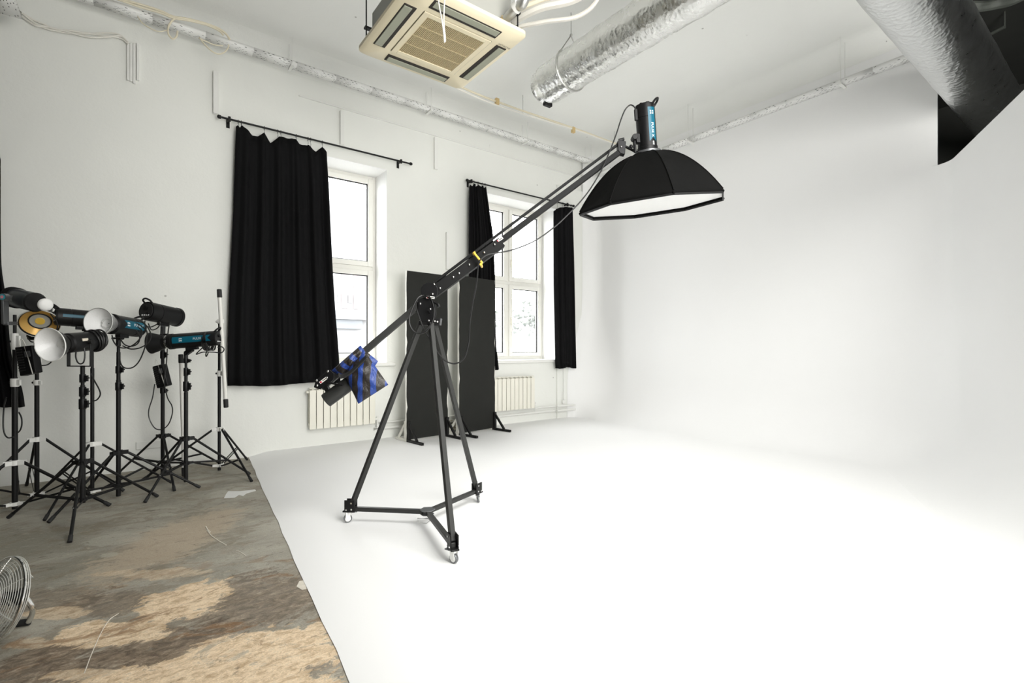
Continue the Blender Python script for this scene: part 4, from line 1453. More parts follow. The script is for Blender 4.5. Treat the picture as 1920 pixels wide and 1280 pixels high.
def flash_head(label, pc, axis, L, R, facing, stripe=True, text_dir=1, reflector=None, group='studio flash heads', handle_up=None, knob_side=1, text=True, mount=True, name='flash_head', stand_to=None, half=0.42):
    """pc: middle of the body, axis: towards the front"""
    a = axis.normalized()
    fq = (facing - a * facing.dot(a)).normalized()
    hu = handle_up if handle_up is not None else Vector((0, 0, 1))
    hu = (hu - a * hu.dot(a)).normalized()
    t = thing(name, label, 'studio light', pc, group)
    r0 = pc - a * L / 2
    body = MB().lathe(r0, a, [(0, R * 0.86), (0.0, R * 0.97), (0.012, R), (L * 0.28, R), (L * 0.285, R * 0.965), (L * 0.30, R * 0.965), (L * 0.305, R), (L * 0.90, R), (L * 0.905, R * 1.05), (L * 0.985, R * 1.05), (L, R * 0.95)], 36)
    body.build('body', BLKPLA, t)
    rp = MB().lathe(r0 - a * 0.006, a, [(0, R * 0.80), (0.012, R * 0.84)], 30).build('rear_panel', RUBBER, t)
    sd = a.cross(hu)
    MB().cyl(r0 - a * 0.022 + hu * R * 0.3, r0 - a * 0.002 + hu * R * 0.3, R * 0.22, n=16).cyl(r0 - a * 0.018 - hu * R * 0.3 + sd * R * 0.3, r0 - a * 0.002 - hu * R * 0.3 + sd * R * 0.3, R * 0.14, n=12).build('knob', BLKPLA, rp)
    m = MB()
    for k in range(4):
        m.box(r0 - a * 0.008 - hu * R * 0.45 + sd * R * (k - 1.5) * 0.26, (0.006, R * 0.12, R * 0.12), (a, sd, hu))
    m.build('button', WHITEL, rp)
    h0 = r0 + a * 0.02 + hu * R * 0.8
    MB().tube(cr([h0 + sd * R * 0.45, h0 - a * 0.035 + hu * 0.03 + sd * R * 0.42, h0 - a * 0.05 + hu * 0.045, h0 - a * 0.035 + hu * 0.03 - sd * R * 0.42, h0 - sd * R * 0.45]), 0.009, 8).build('handle', BLKPLA, t)
    if stripe:
        tt0, tt1 = (L * 0.86, L * 0.08) if stripe == 'front' else (L * 0.10, L * 0.82)
        st = wrapped_label(t, r0, a, R * 1.012, fq, tt0, tt1, half, 0.03 if tt1 > tt0 else -0.03, TEAL, 'label_stripe')
        if text:
            ex = a * text_dir
            ey = fq.cross(ex)

            def place(x, y, ex=ex, ey=ey, sc=1.0):
                th = y / R
                return r0 + a * (L * 0.45) + ex * x + (fq * math.cos(th) + ey * math.sin(th)) * (R * 1.02)
            lettering('PULSE X', R * 0.40, 'lettering', WHITEL, st, lambda x, y: place(x + L * 0.13, y))
            m = MB()
            for (gx, gy) in ((-1, 1), (1, 1), (-1, -1), (1, -1)):
                cxx, cyy = -L * 0.24 + gx * R * 0.12, gy * R * 0.13
                s_ = R * 0.07
                m.add([place(cxx - s_, cyy - s_), place(cxx + s_, cyy - s_), place(cxx + s_ * (1 - gx * 0.4), cyy + s_), place(cxx - s_ * (1 + gx * 0.4), cyy + s_)], [(0, 1, 2, 3)])
            m.build('emblem', WHITEL, st)
    f0 = r0 + a * L
    if reflector == 'dish':
        D, RM = 0.135, 0.118
        pr = [(0, R * 0.8), (0.02, R * 0.82), (0.05, R * 1.05), (D * 0.75, RM * 0.93), (D, RM), (D + 0.004, RM + 0.004)]
        MB().lathe(f0, a, pr + [(D + 0.004, RM - 0.001)], 44, caps=False).build('reflector', SILVER, t)
        MB().lathe(f0, a, [(0.012, 0.004), (0.014, R * 0.7), (0.05, R * 0.99), (D * 0.75, RM * 0.915), (D + 0.003, RM - 0.002)], 44, caps=False).build('reflector_lining', LINING, t)
        MB().ring(f0 + a * D, a, RM + 0.001, 0.004, 44, 6).build('reflector_rim', WHITE, t)
        MB().ring(f0 + a * 0.035, a, R * 0.45, 0.006, 24, 8).build('flash_tube', LENSW, t)
    elif reflector == 'cone':
        MB().lathe(f0, a, [(0, R * 0.80), (0.05, R * 0.82), (0.055, R * 0.95), (0.17, R * 1.42), (0.172, R * 1.38), (0.06, R * 0.75)], 40, caps=False).build('reflector', BLKPLA, t)
        MB().ring(f0 + a * 0.012, a, R * 0.86, 0.006, 36, 6).build('locking_ring', CHROME, t)
        MB().ring(f0 + a * 0.1, a, R * 0.4, 0.006, 24, 8).build('flash_tube', LENSW, t)
    if mount:
        mp = pc - hu * (R - 0.004) + a * 0.02 * mount
        m = MB().box(mp - hu * 0.012, (0.11, 0.05, 0.03), (a, sd, hu))
        if stand_to is not None:
            tgt = Vector(stand_to)
            m.beam(mp - hu * 0.02, tgt + up * 0.03, 0.035, 0.045)
            m.cyl(tgt - up * 0.045, tgt + up * 0.05, 0.019)
            m.cyl(tgt + up * 0.03 - sd * 0.03, tgt + up * 0.03 + sd * 0.06, 0.009)
        m.build('bracket', BLKPLA, t, bevel=0.003)
    return t


fb = OC + ON * 0.438
fh = flash_head('upright black flash head with teal stripe on top of the octagonal softbox', fb + ON * 0.185, -ON, 0.37, 0.078, dr(0.42, -1, 0.1), stripe=True, text_dir=1, group='studio flash heads',
                handle_up=dr(0.9, -0.45, 0), mount=0)
hd_ = fb + ON * 0.185
m = MB()
e1 = dr(-1, -0.25, 0)
m.box(hd_ + e1 * 0.085 - ON * 0.09, (0.035, 0.05, 0.07), (e1, C(0, 1, 0), ON)).cyl(hd_ + e1 * 0.115 - ON * 0.085, hd_ + e1 * 0.115 - ON * 0.20, 0.013).cyl(hd_ + e1 * 0.115 - ON * 0.085 - C(0.0, 0.035, 0), hd_ + e1 * 0.115 - ON * 0.085 + C(0, 0.03, 0), 0.024)
m.ball(hd_ + e1 * 0.15 - ON * 0.155, 0.016, 10).cyl(hd_ + e1 * 0.115 - ON * 0.155, hd_ + e1 * 0.15 - ON * 0.155, 0.007)
m.build('tilt_bracket', BLKPLA, fh, bevel=0.003)
MB().box(hd_ + e1 * 0.083 + ON * 0.1, (0.03, 0.03, 0.09), (e1, C(0, 1, 0), ON)).build('power_socket', RUBBER, fh, bevel=0.006)
lettering('600', 0.024, 'lettering', WHITEL, fh, lambda x, y: hd_ + (-ON) * (0.135 + x) + (lambda q, e, th: (q * math.cos(th) + e * math.sin(th)) * 0.0795)((dr(0.42, -1, 0.1) + ON * (-dr(0.42, -1, 0.1).dot(ON))).normalized(), ((dr(0.42, -1, 0.1) + ON * (-dr(0.42, -1, 0.1).dot(ON))).normalized()).cross(-ON), y / 0.0795))

# yellow clamp and the cable of the boom
ycl = thing('spring_clamp', 'yellow spring clamp gripping the boom arm', 'clamp', px(896, 484, HUBD + 0.0))
e2 = vn
cc = px(897, 484, HUBD + 0.0)
m = MB()
m.beam(cc + e2 * 0.058, cc - e2 * 0.05, 0.016, 0.026, C(0, 1, 0)).beam(cc + e2 * 0.056, cc + e2 * 0.056 + C(0, 0.12, 0), 0.026, 0.012, e2)
m.build('jaw', YELLOW, ycl, bevel=0.004)
MB().cyl(cc - e2 * 0.05 - ba * 0.015 - C(0, 0.012, 0), cc - e2 * 0.05 - ba * 0.015 + C(0, 0.1, 0), 0.010).build('spring', YELLOW, ycl)
D1 = HUBD - 0.05
pathc = [(1192, 205, 4.05), (1188, 199, 4.05), (1181, 197, 4.06), (1172, 206, 4.07), (1164, 225, 4.07), (1157, 247, 4.06), (1150, 266, 4.05), (1143, 284, 4.05), (1128, 318, 4.02), (1108, 352, 4.0), (1088, 378, 3.98),
         (1065, 402, 3.96), (1040, 425, 3.94), (1005, 450, 3.9), (968, 466, 3.86), (940, 473, 3.84), (915, 477, 3.80), (900, 488, 3.77), (896, 505, 3.74), (893, 535, 3.72), (886, 570, 3.70), (881, 605, 3.70),
         (879, 640, 3.70), (871, 670, 3.70), (856, 681, 3.70), (838, 678, 3.70), (822, 662, 3.70), (806, 636, 3.70), (793, 612, 3.70), (783, 585, 3.69), (780, 570, 3.69), (786, 558, 3.68), (795, 553, 3.68)]
cable('power_cable', [px(*q) for q in pathc], 0.0055, CABLEB, 'black cable looping from the softbox flash head down along the boom', 'black power cables')
loop = [(793, 553, 3.68), (784, 558, 3.665), (776, 572, 3.66), (769, 590, 3.66), (768, 606, 3.66), (775, 620, 3.66), (787, 625, 3.66), (800, 620, 3.655), (810, 604, 3.65), (813, 585, 3.65), (811, 570, 3.65), (806, 560, 3.66), (800, 555, 3.665)]
cable('power_cable', [px(*q) for q in loop], 0.006, CABLEB, 'black cable hung in one loose loop on the boom pivot', 'black power cables')
loop = [(803, 553, 3.655), (811, 566, 3.645), (814.5, 585, 3.645), (811, 603, 3.645), (803, 613, 3.645), (794, 622, 3.645)]
cable('power_cable', [px(*q) for q in loop], 0.005, CABLEB, 'short black cable end hanging at the boom pivot', 'black power cables')


# ------------------------------------------------------------------ light stands on the concrete
def stand(label, c, feet, hub_v, low_v, segs, collars=(), white=False, legr=0.0115, ring=True):
    """c: (x, d) of the column; feet: three (x, d); segs: (v_bottom, v_top, radius)"""
    x, d = c
    base = C(x, d, 0)
    t = thing('light_stand', label, 'light stand', base, 'light stands')
    zh, zl = max(0.3, zv(hub_v, d)), max(0.05, zv(low_v, d))
    HM = WHITE if white else BLKPLA
    for (vb, vt, r) in segs:
        zb, zt = max(0.03, zv(vb, d)), zv(vt, d)
        MB().cyl(base + up * zb, base + up * zt, r, n=18).build('pole', BLACK, t)
    for (v, hgt, r, w_) in collars:
        z = zv(v, d)
        m = MB().lathe(base + up * (z - hgt / 2), up, [(0, r * 0.92), (0.004, r), (hgt - 0.004, r), (hgt, r * 0.92)], 18)
        m.box(base + up * z + C(r + 0.008, -0.004, 0), (0.03, 0.018, hgt * 0.7), (C(1, 0, 0), C(0, 1, 0), up))
        cl = m.build('collar', WHITE if w_ else BLKPLA, t)
        if not w_:
            MB().cyl(base + up * z + C(r + 0.015, 0, 0), base + up * z + C(r + 0.038, -0.01, 0.004), 0.007).build('knob', RUBBER, cl)
        else:
            MB().cyl(base + up * z + C(-r - 0.016, 0, 0), base + up * z + C(-r, 0, 0), 0.010).build('knob', BLKPLA, cl)
    pr = segs[0][2]
    m = MB().lathe(base + up * (zh - 0.022), up, [(0, pr + 0.002), (0, pr + 0.014), (0.044, pr + 0.014), (0.044, pr + 0.002)], 18)
    m2 = MB().lathe(base + up * (zl - 0.016), up, [(0, pr * 0.4), (0, pr + 0.012), (0.03, pr + 0.012), (0.03, pr * 0.4)], 18)
    for (fx, fd) in feet:
        foot_ = C(fx, fd, 0.012)
        h = (foot_ - base)
        h.z = 0
        h.normalize()
        s = h.cross(up)
        for q in (-0.016, 0.016):
            m.box(base + h * (pr + 0.03) + s * q + up * zh, (0.05, 0.005, 0.034), (h, s, up))
            m2.box(base + h * (pr + 0.026) + s * q + up * zl, (0.045, 0.005, 0.022), (h, s, up))
        a0 = base + h * (pr + 0.042) + up * zh
        leg = MB().cyl(a0, foot_, legr, n=12).build('leg', BLACK, t)
        dv = (foot_ - a0).normalized()
        MB().cyl(foot_ - dv * 0.05, foot_ + dv * 0.004, legr + 0.003, n=12).build('rubber_foot', RUBBER, leg)
        mid = a0.lerp(foot_, 0.60)
        b_ = MB()
        for q in (-0.013, 0.013):
            b_.beam(base + h * (pr + 0.038) + s * q + up * zl, mid + s * q, 0.004, 0.014, up)
        b_.build('brace', BLACK, t)
        MB().ball(mid - C(0, 0.013, 0), 0.006, 8).build('rivet', CHROME, leg)
    m.build('leg_collar', HM, t)
    m2.build('lower_collar', HM, t)
    return t


S1, S2, S3, S4, S5, S6, S7, S8 = (-4.264, 4.24), (-4.44, 4.62), (-3.565, 4.105), (-3.99, 4.70), (-3.668, 4.608), (-3.775, 5.343), (-3.357, 5.09), (-3.307, 5.585)
stand('light stand with white collars at the picture edge, carrying the grey video light', S1, [(-3.58, 4.4), (-4.745, 4.75), (-4.467, 3.57)], 867, 944,
      [(960, 712, 0.020), (712, 625, 0.016), (625, 590, 0.012)], [(717, 0.07, 0.029, True), (640, 0.14, 0.024, True)], True, 0.013)
stand('light stand with white collars behind the edge stand, carrying the amber faced lamp', S2, [(-4.957, 5.05), (-4.55, 3.96), (-3.81, 4.85)], 823, 925,
      [(934, 712, 0.018), (712, 655, 0.015), (655, 620, 0.011)], [(717, 0.05, 0.025, True), (673, 0.16, 0.021, True)], True)
stand('foremost black light stand, one leg pointing at the camera, carrying a silver reflector lamp', S3, [(-3.188, 3.565), (-4.155, 4.08), (-3.35, 4.67)], 866, 935,
      [(942, 752, 0.020), (752, 722, 0.017), (722, 690, 0.013)], [(757, 0.085, 0.026, False), (734, 0.08, 0.024, False), (709, 0.07, 0.022, False)])
stand('thin light stand with a white leg collar just behind the foremost stand', S4, [(-4.665, 4.925), (-3.55, 5.15), (-3.80, 4.02)], 832, 921,
      [(929, 690, 0.0155), (690, 610, 0.012)], [], True, 0.010)
stand('black light stand with a cable drooping at its side, carrying the teal labelled reflector head', S5, [(-3.72, 3.97), (-3.14, 4.97), (-4.22, 4.93)], 848, 908,
      [(932, 712, 0.019), (712, 660, 0.016), (660, 628, 0.013)], [(724, 0.075, 0.025, False), (693, 0.07, 0.023, False)])
stand('black light stand with a power pack hung on it, carrying the head with no reflector', S6, [(-3.319, 4.86), (-4.40, 5.52), (-3.465, 5.925)], 817, 866,
      [(893, 735, 0.019), (735, 665, 0.016), (665, 612, 0.020)], [(732, 0.06, 0.025, False), (665, 0.08, 0.024, False)])
stand('black light stand carrying the level flash head with a black cone', S7, [(-3.332, 4.49), (-2.918, 5.5), (-3.94, 5.33)], 822, 868,
      [(903, 735, 0.0195), (735, 705, 0.016), (705, 672, 0.012)], [(724, 0.10, 0.026, False), (697, 0.085, 0.021, False), (676, 0.05, 0.022, False)])
stand('light stand with white collars nearest the wide curtain, holding a tube light', S8, [(-2.739, 5.2), (-3.334, 6.22), (-3.92, 5.245)], 804, 872,
      [(886, 700, 0.0165), (700, 638, 0.014), (638, 600, 0.012)], [(700, 0.065, 0.022, True), (637, 0.065, 0.021, True), (603, 0.05, 0.02, True)], True)


# grey video light (edge of picture)
d = S1[1]
pc = px(42, 561, d - 0.02)
va = dr(0.93, -0.36, -0.17)
t = thing('video_light', 'dark grey cylindrical video light with a white front disc at the picture edge', 'studio light', pc, 'continuous lamps')
sd, u_ = perp(va)
MB().lathe(pc - va * 0.17, va, [(0, 0.06), (0.0, 0.075), (0.02, 0.08), (0.29, 0.08), (0.31, 0.074), (0.34, 0.072), (0.34, 0.05)], 36).build('body', M('slate_metal', (0.045, 0.05, 0.055), 0.35, 0.4, var=0.06), t)
m = MB()
for k in range(4):
    m.ring(pc - va * (0.15 - 0.025 * k), va, 0.082, 0.007, 36, 6)
m.build('cooling_fin', BLKPLA, t)
MB().lathe(pc + va * 0.33, va, [(0, 0.052), (0.012, 0.052), (0.022, 0.046), (0.03, 0.03), (0.032, 0.004)], 30).build('front_disc', LENSW, t)
MB().lathe(pc + va * 0.335 * 0 + va * 0.17, va, [(0, 0.074), (0.02, 0.082), (0.03, 0.07)], 36).build('mount_ring', BLKPLA, t)
lb = wrapped_label(t, pc, va, 0.0812, dr(-0.5, -1, 0.1), -0.06, 0.03, 0.28, 0, GREYMET, 'side_label')
m = MB()
q0 = px(9, 557, d - 0.14)
m.beam(q0 + up * 0.0, px(10, 607, d - 0.10), 0.05, 0.02, C(1, 0, 0)).beam(px(10, 606, d - 0.10), C(S1[0], S1[1], zv(606, d)), 0.04, 0.03, up)
m.build('yoke', GREYMET, t, bevel=0.004)
MB().cyl(q0 + C(0, 0.02, 0), q0 - C(0, 0.02, 0), 0.03, n=24).build('lock_knob', GREYMET, t)
MB().cyl(q0 - C(0, 0.0205, 0), q0 - C(0, 0.0225, 0), 0.024, n=24).build('knob_disc', M('cyan_disc', (0.05, 0.35, 0.42), 0.4, var=0.05), t)
MB().cyl(q0 - C(0, 0.0226, 0), q0 - C(0, 0.024, 0), 0.013, n=20).build('knob_disc', M('pink_disc', (0.7, 0.25, 0.3), 0.4, var=0.05), t)

# amber faced lamp
d = S2[1]
ga = dr(0.46, -0.58, -0.5)
gc = px(74, 607, d - 0.12)
t = thing('video_light', 'black lamp showing a round amber face with a grey ring and yellow centre', 'studio light', gc, 'continuous lamps')
MB().lathe(gc - ga * 0.30, ga, [(0, 0.05), (0, 0.07), (0.20, 0.075), (0.205, 0.06), (0.22, 0.07), (0.285, 0.142), (0.30, 0.147), (0.302, 0.141), (0.285, 0.13)], 40, caps=False).build('body', BLKPLA, t)
MB().ring(gc, ga, 0.145, 0.004, 44, 6).build('face_rim', TUBEW, t)
MB().lathe(gc - ga * 0.05, ga, [(0, 0.078), (0.046, 0.142)], 44, caps=False).build('amber_face', GOLD, t)
MB().lathe(gc - ga * 0.052, ga, [(0, 0.001), (0.004, 0.08)], 44, caps=False).build('inner_ring', STEEL, t)
MB().ring(gc - ga * 0.047, ga, 0.077, 0.006, 40, 6).build('dark_ring', RUBBER, t)
MB().lathe(gc - ga * 0.05, ga, [(0, 0.034), (0.008, 0.034)], 28).build('led_chip', LEDY, t)
MB().beam(px(47, 600, d - 0.02), px(56, 636, d), 0.04, 0.03).beam(px(56, 634, d), C(S2[0], S2[1], zv(634, d)), 0.035, 0.03, up).build('yoke', BLKPLA, t, bevel=0.003)

# foremost lamp: black body in a yoke, silver reflector
d = S3[1]
pc = px(150, 641, d)
fa = dr(-0.06, -1, -0.10)
t = thing('video_light', 'black lamp in a square yoke with a silver reflector, on the foremost stand', 'studio light', pc, 'continuous lamps')
MB().lathe(pc - fa * 0.19, fa, [(0, 0.05), (0, 0.074), (0.02, 0.08), (0.30, 0.08), (0.31, 0.07), (0.33, 0.068)], 36).build('body', BLKPLA, t)
f0 = pc + fa * 0.13
MB().lathe(f0, fa, [(0, 0.06), (0.02, 0.064), (0.06, 0.10), (0.12, 0.128), (0.124, 0.131), (0.124, 0.126)], 44, caps=False).build('reflector', DGREY, t)
MB().lathe(f0, fa, [(0.016, 0.004), (0.018, 0.05), (0.06, 0.096), (0.123, 0.127)], 44, caps=False).build('reflector_lining', LINING, t)
MB().ring(f0 + fa * 0.123, fa, 0.129, 0.0045, 44, 6).build('reflector_rim', WHITE, t)
MB().lathe(f0 + fa * 0.02, fa, [(0, 0.03), (0.02, 0.028)], 24).build('led_chip', LENSW, t)
ys, yu = perp(fa)
m = MB()
for s in (-1, 1):
    q = pc + ys * 0.10 * s
    m.beam(q + up * 0.02, q - up * 0.20, 0.03, 0.008, ys)
    m.cyl(pc + ys * 0.08 * s, pc + ys * 0.115 * s, 0.02)
m.beam(pc - ys * 0.104 - up * 0.20, pc + ys * 0.104 - up * 0.20, 0.03, 0.008, up)
m.cyl(C(S3[0], S3[1], pc.z - 0.30), C(S3[0], S3[1], pc.z - 0.195), 0.016)
m.build('yoke', BLACK, t, bevel=0.003)
MB().box(pc + fa * 0.03 + dr(0.9, -0.1, 0.25) * 0.078, (0.05, 0.012, 0.022), (fa, dr(0.9, -0.06, 0.25), yu)).build('sticker', STICK, t)
for k in range(5):
    o = None
m = MB()
for k in range(4):
    m.ring(pc - fa * (0.10 + 0.022 * k), (fa + up * 0.12 * (k - 1.5) + ys * 0.1).normalized(), 0.088 + 0.004 * (k % 2), 0.007, 36, 6)
o = m.build('power_cable', CABLEB)
tag(o, 'black cable wound round the rear of the foremost lamp', 'cable', 'black power cables')

# flash heads on stands
d = S4[1]
flash_head('black flash head tilted behind the silver reflectors, rear panel to the left', px(152, 597, d), dr(0.62, 0.78, -0.06), 0.36, 0.082, dr(0.1, -1, 0.15), stripe=True, text_dir=1, text=False, half=0.17,
           handle_up=dr(-0.3, -0.2, 1), stand_to=C(S4[0], S4[1], zv(622, d)))
d = S5[1]
flash_head('black flash head with a silver dish reflector, facing the camera', px(233, 611, d), dr(0.06, -1, 0.07), 0.36, 0.088, dr(1.0, -0.1, 0.1), stripe=True, text_dir=-1, text=True, reflector='dish',
           stand_to=C(S5[0], S5[1], zv(640, d)))
d = S6[1]
flash_head('black flash head turned away, its control panel toward the camera', px(305, 589, d), dr(0.2, 0.97, -0.12), 0.38, 0.10, dr(1, -0.1, -0.15), stripe=False, text=False,
           stand_to=C(S6[0], S6[1], zv(632, d)))
d = S7[1]
flash_head('level black flash head with teal stripe and a black cone reflector', px(363, 637, d - 0.02), dr(-1, -0.12, -0.085), 0.47, 0.076, dr(0.0, -1, 0.08), stripe='front', text_dir=-1, text=True, reflector='cone',
           stand_to=C(S7[0], S7[1], zv(668, d)))
tc = px(391, 640, d - 0.02)
m = MB()
for k in range(4):
    m.ring(tc + C(0.012 * k - 0.02, 0, 0), (C(1, 0.1, 0.1) + up * 0.12 * (k - 1.5)).normalized(), 0.09 + 0.004 * (k % 2), 0.007, 36, 6)
o = m.build('power_cable', CABLEB)
tag(o, 'black cable wound round the tail of the level flash head', 'cable', 'black power cables')
for k, (dd_, pts_, lb_) in enumerate((
        (S7[1] - 0.1, [(391, 660), (387, 668), (386, 664), (388, 655), (383, 650), (376, 655), (368, 664), (380, 660), (400, 660), (415, 661), (420, 655), (416, 650), (408, 651)], 'black cable end dangling under the level flash head'),
        (S6[1] - 0.14, [(318, 604), (315, 625), (314, 650), (312, 680), (308, 715), (314, 745), (322, 760), (323, 775), (316, 795), (303, 805), (290, 802), (280, 785), (279, 768), (286, 745), (290, 720)], 'black cable drooping in a long loop below the power pack'),
        (S5[1] - 0.1, [(255, 605), (270, 615), (276, 625), (272, 650), (262, 675), (250, 688), (236, 690), (228, 684), (224, 672)], 'black cable drooping in a wide arc beside its stand'),
        (S5[1] - 0.13, [(258, 612), (266, 620), (264, 632), (252, 645), (236, 652), (222, 650), (213, 640), (210, 628)], 'black cable curving tightly under the reflector flash head'),
        (S6[1] - 0.13, [(272, 600), (272, 608), (280, 613), (290, 610), (300, 604), (296, 614), (284, 618), (278, 606)], 'black cable knotted under the head without reflector'),
        (S5[1] - 0.09, [(262, 600), (276, 612), (283, 628), (278, 642), (262, 652), (244, 654), (230, 648)], 'black cable hanging in an outer loop behind the reflector flash head'),
        (S5[1] - 0.07, [(255, 618), (262, 632), (258, 644), (246, 649), (234, 646), (226, 636)], 'black cable hanging in an inner loop behind the reflector flash head'),
        (S3[1] + 0.1, [(170, 700), (178, 715), (186, 730), (188, 740), (182, 749), (174, 752)], 'short black cable bending beside the thin stand'),
        (S3[1] - 0.05, [(143, 655), (142, 668), (145, 678), (151, 682), (157, 678), (159, 665), (158, 652)], 'black cable loop inside the square yoke'),
        (S1[1] - 0.06, [(12, 745), (8, 760), (6, 785), (7, 808), (14, 820), (26, 819)], 'black cable hanging below the edge curtain'),
        (S1[1] - 0.05, [(35, 772), (40, 782), (41, 795), (38, 806), (32, 812)], 'black cable bowing out from the edge stand'),
        (S2[1] - 0.15, [(50, 630), (60, 641), (78, 636), (95, 628), (106, 618), (108, 608), (104, 600), (95, 588)], 'black cable sagging under the amber faced lamp'),
        (S2[1] - 0.1, [(70, 684), (80, 685), (90, 683), (97, 676), (92, 668)], 'short black cable end beside the white upper pole'))):
    cable('power_cable', [px(u, v, dd_) for u, v in pts_], 0.0055, CABLEB, lb_, 'black power cables')


# power packs
def pack(label, quad, d, th, parent_group='power packs'):
    f_ = [px(u, v, d) for u, v in quad]
    b_ = [p + C(0.02, th, 0) for p in f_]
    cen = sum(f_, Vector()) / 4
    t = thing('power_pack', label, 'power pack', cen, parent_group)
    MB().prism(f_, b_).build('body', BLKPLA, t, bevel=0.006)
    ex, ey = (f_[1] - f_[0]), (f_[3] - f_[0])
    m = MB()
    for k in range(9):
        p = f_[0] + ey * (0.1 + 0.09 * k)
        m.beam(p + ex * 0.04 - C(0, 0.003, 0), p + ex * 0.42 - C(0, 0.003, 0), 0.006, 0.008, up)
    m.build('cooling_fin', DGREY, t)
    c = f_[0] + ex * 0.72 + ey * 0.28 - C(0, 0.004, 0)
    MB().box(c, (ex.length * 0.34, 0.004, ey.length * 0.2), (ex.normalized(), C(0, 1, 0), ey.normalized())).build('sticker', GREYMET, t)
    MB().tube(cr([f_[0] + ex * 0.3, f_[0] + ex * 0.42 - ey * 0.2, f_[0] + ex * 0.55 - ey * 0.24, f_[0] + ex * 0.7]), 0.004, 6).build('hanging_loop', TUBEW, t)
    m = MB()
    m.tube([f_[0] + ex * 0.62 - C(0, 0.006, 0), f_[0] + ex * 0.78 + ey * 0.5 - C(0, 0.01, 0), f_[0] + ex * 0.86 + ey * 0.98 - C(0, 0.01, 0)], 0.004, 6)
    m.build('strap', TUBEW, t)
    return t


pack('ribbed black power pack hanging on the edge stand below the video light', [(27, 651), (58, 647), (66, 698), (37, 705)], S1[1] - 0.09, 0.05)
pack('black power pack hanging on the stand under the turned away flash head', [(285, 687), (304, 682), (314, 722), (294, 728)], S6[1] - 0.09, 0.05)


# tube lights
def tube_light(label, u0, v0, u1, v1, d, d1=None):
    a, b = px(u0, v0, d), px(u1, v1, d1 or d)
    ax = (b - a).normalized()
    L = (b - a).length
    t = thing('tube_light', label, 'tube light', b, 'slim tube lights')
    MB().cyl(a + ax * 0.09, b - ax * 0.09, 0.019, n=16).build('tube', TUBEW, t)
    MB().cyl(a + ax * 0.08 + C(-0.012, 0.008, 0), b - ax * 0.08 + C(-0.012, 0.008, 0), 0.014, n=12).build('spine', BLKPLA, t)
    for p, s in ((a, 1), (b, -1)):
        MB().lathe(p, ax * s, [(0, 0.018), (0.004, 0.024), (0.088, 0.025), (0.095, 0.02)], 18).build('end_cap', RUBBER, t)
    return t


t = tube_light('long white tube light tilted against the stand nearest the wide curtain', 411, 542, 424, 764, S8[1] - 0.06, S8[1] - 0.10)
p = px(414, 602, S8[1] - 0.05)
MB().box(p, (0.05, 0.05, 0.045), (C(1, 0, 0), C(0, 1, 0), up)).cyl(p + C(-0.05, 0, 0), p + C(-0.025, 0, 0), 0.014).build('clip', WHITE, t, bevel=0.004)
tube_light('slim tube light standing upright on the floor between two stands', 339, 664, 345.5, 892, S7[1] + 0.33, S7[1] + 0.35)

# ------------------------------------------------------------------ floor fan
fc = px(0, 1122, 2.36)
fA = dr(-0.38, -0.87, 0.30)
fs_, fu_ = perp(fA)
t = thing('floor_fan', 'round silver wire floor fan on a tubular stand at the picture edge', 'fan', Vector((fc.x, fc.y, 0)))
RG = 0.182
m = MB()
for k in range(15):
    r = 0.036 + (RG - 0.036) * k / 14
    bulge = 0.045 * (1 - (r / RG) ** 2.2)
    m.ring(fc + fA * bulge, fA, r, 0.0018, 56, 5)
for k in range(6):
    q = 2 * math.pi * k / 6 + 0.35
    dv = fs_ * math.cos(q) + fu_ * math.sin(q)
    m.tube([fc + fA * (0.045 * (1 - (r_ / RG) ** 2.2)) + dv * r_ for r_ in (0.034, 0.07, 0.11, 0.15, RG)], 0.0022, 5)
m.build('front_guard', STEEL, t)
m = MB()
for k in range(12):
    z_ = 0.004 + 0.0075 * k
    m.ring(fc - fA * z_, fA, RG + 0.004 - (0.0 if k < 3 else 0.015 * (k - 2)), 0.0018, 56, 5)
for k in range(12):
    r = 0.02 + 0.03 * k / 11
    m.ring(fc - fA * 0.088, fA, r, 0.0016, 48, 5)
for k in range(8):
    q = 2 * math.pi * k / 8
    dv = fs_ * math.cos(q) + fu_ * math.sin(q)
    m.tube([fc + dv * RG, fc - fA * 0.022 + dv * RG, fc - fA * 0.086 + dv * 0.05, fc - fA * 0.089 + dv * 0.02], 0.002, 5)
m.build('rear_guard', STEEL, t)
MB().ring(fc, fA, RG + 0.002, 0.005, 60, 6).build('guard_rim', CHROME, t)
MB().lathe(fc + fA * 0.038, fA, [(0, 0.038), (0.008, 0.038), (0.012, 0.030)], 30).build('centre_badge', WHITE, t)
MB().lathe(fc - fA * 0.086, fA, [(0, 0.03), (0.005, 0.038), (0.04, 0.04), (0.05, 0.03), (0.07, 0.03)], 26).build('motor', BLKPLA, t)
for k in range(4):
    q = 2 * math.pi * k / 4 + 0.3

    def bf(s_, t_, q=q):
        r = 0.03 + 0.125 * t_
        w_ = (0.55 - 0.05 * t_) * (s_ - 0.5) + q + 0.25 * t_
        dv = fs_ * math.cos(w_) + fu_ * math.sin(w_)
        return fc - fA * (0.028 + 0.04 * (s_ - 0.5)) + dv * r
    MB().grid(bf, 8, 6).build('blade', BLADE, t, solid=0.002, sharp=80)
pv0 = fc - fA * 0.05 + fs_ * (-RG - 0.02)
pv1 = fc - fA * 0.05 + fs_ * (RG + 0.02)
hr = dr(0.8, -0.6, 0)
right = pv0 if (pv0 - fc).dot(C(1, 0, 0)) > 0 else pv1
left = pv1 if right is pv0 else pv0
f1 = fl(49, 1166, 0.016)
bx = C(0.0, -0.14, 0)
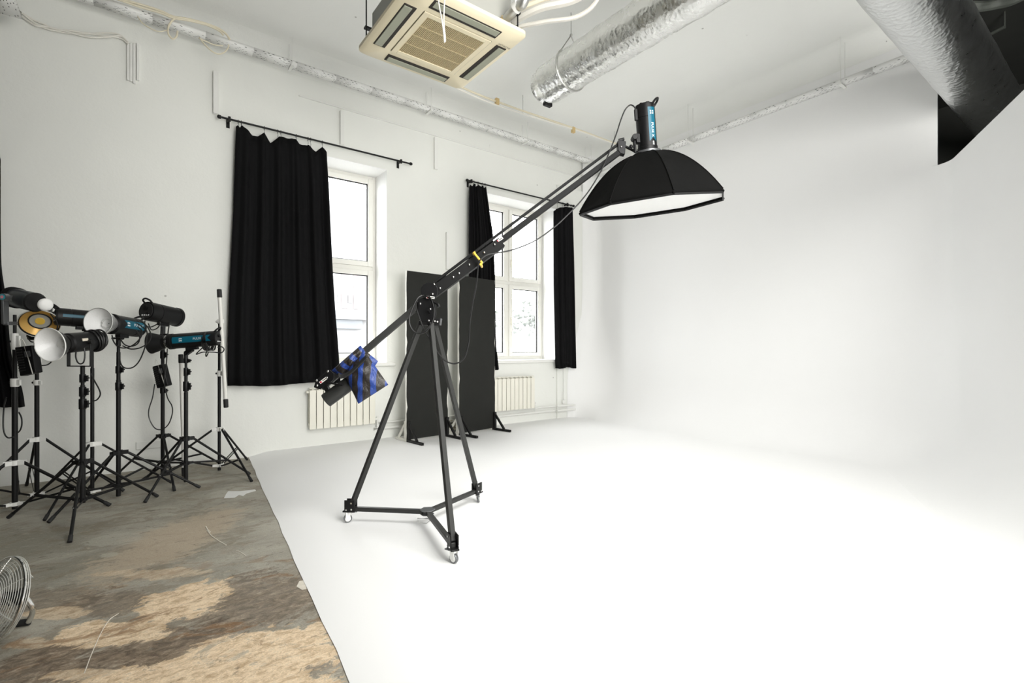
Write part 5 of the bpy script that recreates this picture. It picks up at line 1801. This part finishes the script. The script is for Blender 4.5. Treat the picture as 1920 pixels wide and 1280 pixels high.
pts = [px(44, 1116, 2.43), px(53, 1127, 2.44), px(60, 1138, 2.45), px(62, 1146, 2.465), px(58, 1156, 2.48), px(54, 1163, 2.49), f1, f1 + C(-0.06, -0.02, 0), f1 + C(-0.30, -0.20, 0)]
m = MB().tube(cr(pts, 5), 0.0125, 12)
f2 = f1 + C(-0.30, -0.20, 0)
m.tube(cr([f2, f2 + C(-0.1, 0.02, 0.0), left + C(-0.03, 0.0, -0.08), left], 5), 0.0125, 12)
m.build('stand', CHROME, t)
MB().cyl(f1 + C(0.015, 0.005, 0), f1 + C(-0.04, -0.014, 0), 0.0165, n=16).build('rubber_foot', RUBBER, t)
MB().cyl(f2 + C(0.04, 0.014, 0), f2 + C(-0.02, -0.004, 0), 0.0165, n=16).build('rubber_foot', RUBBER, t)

# ------------------------------------------------------------------ small things on the concrete
def flat(name, label, cat, pts, mat, z=0.0015, group=None):
    f_ = [fl(u, v, 0) + up * (z + 0.0012) for u, v in pts]
    b_ = [p - up * 0.002 for p in f_]
    o = MB().prism(f_, b_).build(name, mat)
    return tag(o, label, cat, group)


flat('tape_strip', 'torn white tape stuck to the concrete near the white floor edge', 'tape', [(424, 926), (428, 921), (450, 921), (478, 917.5), (480, 920), (462, 925), (456, 930), (448, 928), (440, 933), (420, 934)], TAPE)
flat('paint_chip', 'bare pale chip at the edge of the white floor', 'paint chip', [(556, 1100), (561, 1090), (570, 1088), (575, 1104), (566, 1106)], CHALK)
o = MB().tube([p + up * 0.001 for p in cr([fl(388, 994), fl(396, 1004), fl(410, 1014), fl(424, 1022)], 8)], 0.004, 5).build('scratch', CHALK)
tag(o, 'pale curved scrape on the concrete toward the white floor', 'scrape', 'pale scrapes on the concrete')
o = MB().tube([p + up * 0.001 for p in cr([fl(386, 987), fl(389, 993), fl(394, 998)], 8)], 0.005, 5).build('scratch', CHALK)
tag(o, 'short thick scrape at the start of the curved scrape', 'scrape', 'pale scrapes on the concrete')
o = MB().tube([p + up * 0.001 for p in cr([fl(444, 1032), fl(452, 1036), fl(461, 1042)], 8)], 0.003, 5).build('scratch', CHALK)
tag(o, 'short faint scrape below the end of the curved scrape', 'scrape', 'pale scrapes on the concrete')
o = MB().tube([p + up * 0.0005 for p in cr([fl(158, 1262), fl(172, 1225), fl(190, 1185), fl(205, 1162), (fl(222, 1150))], 8)], 0.002, 5).build('scratch', CHALK)
tag(o, 'long thin scratch across the tan patches in front', 'scrape', 'pale scrapes on the concrete')
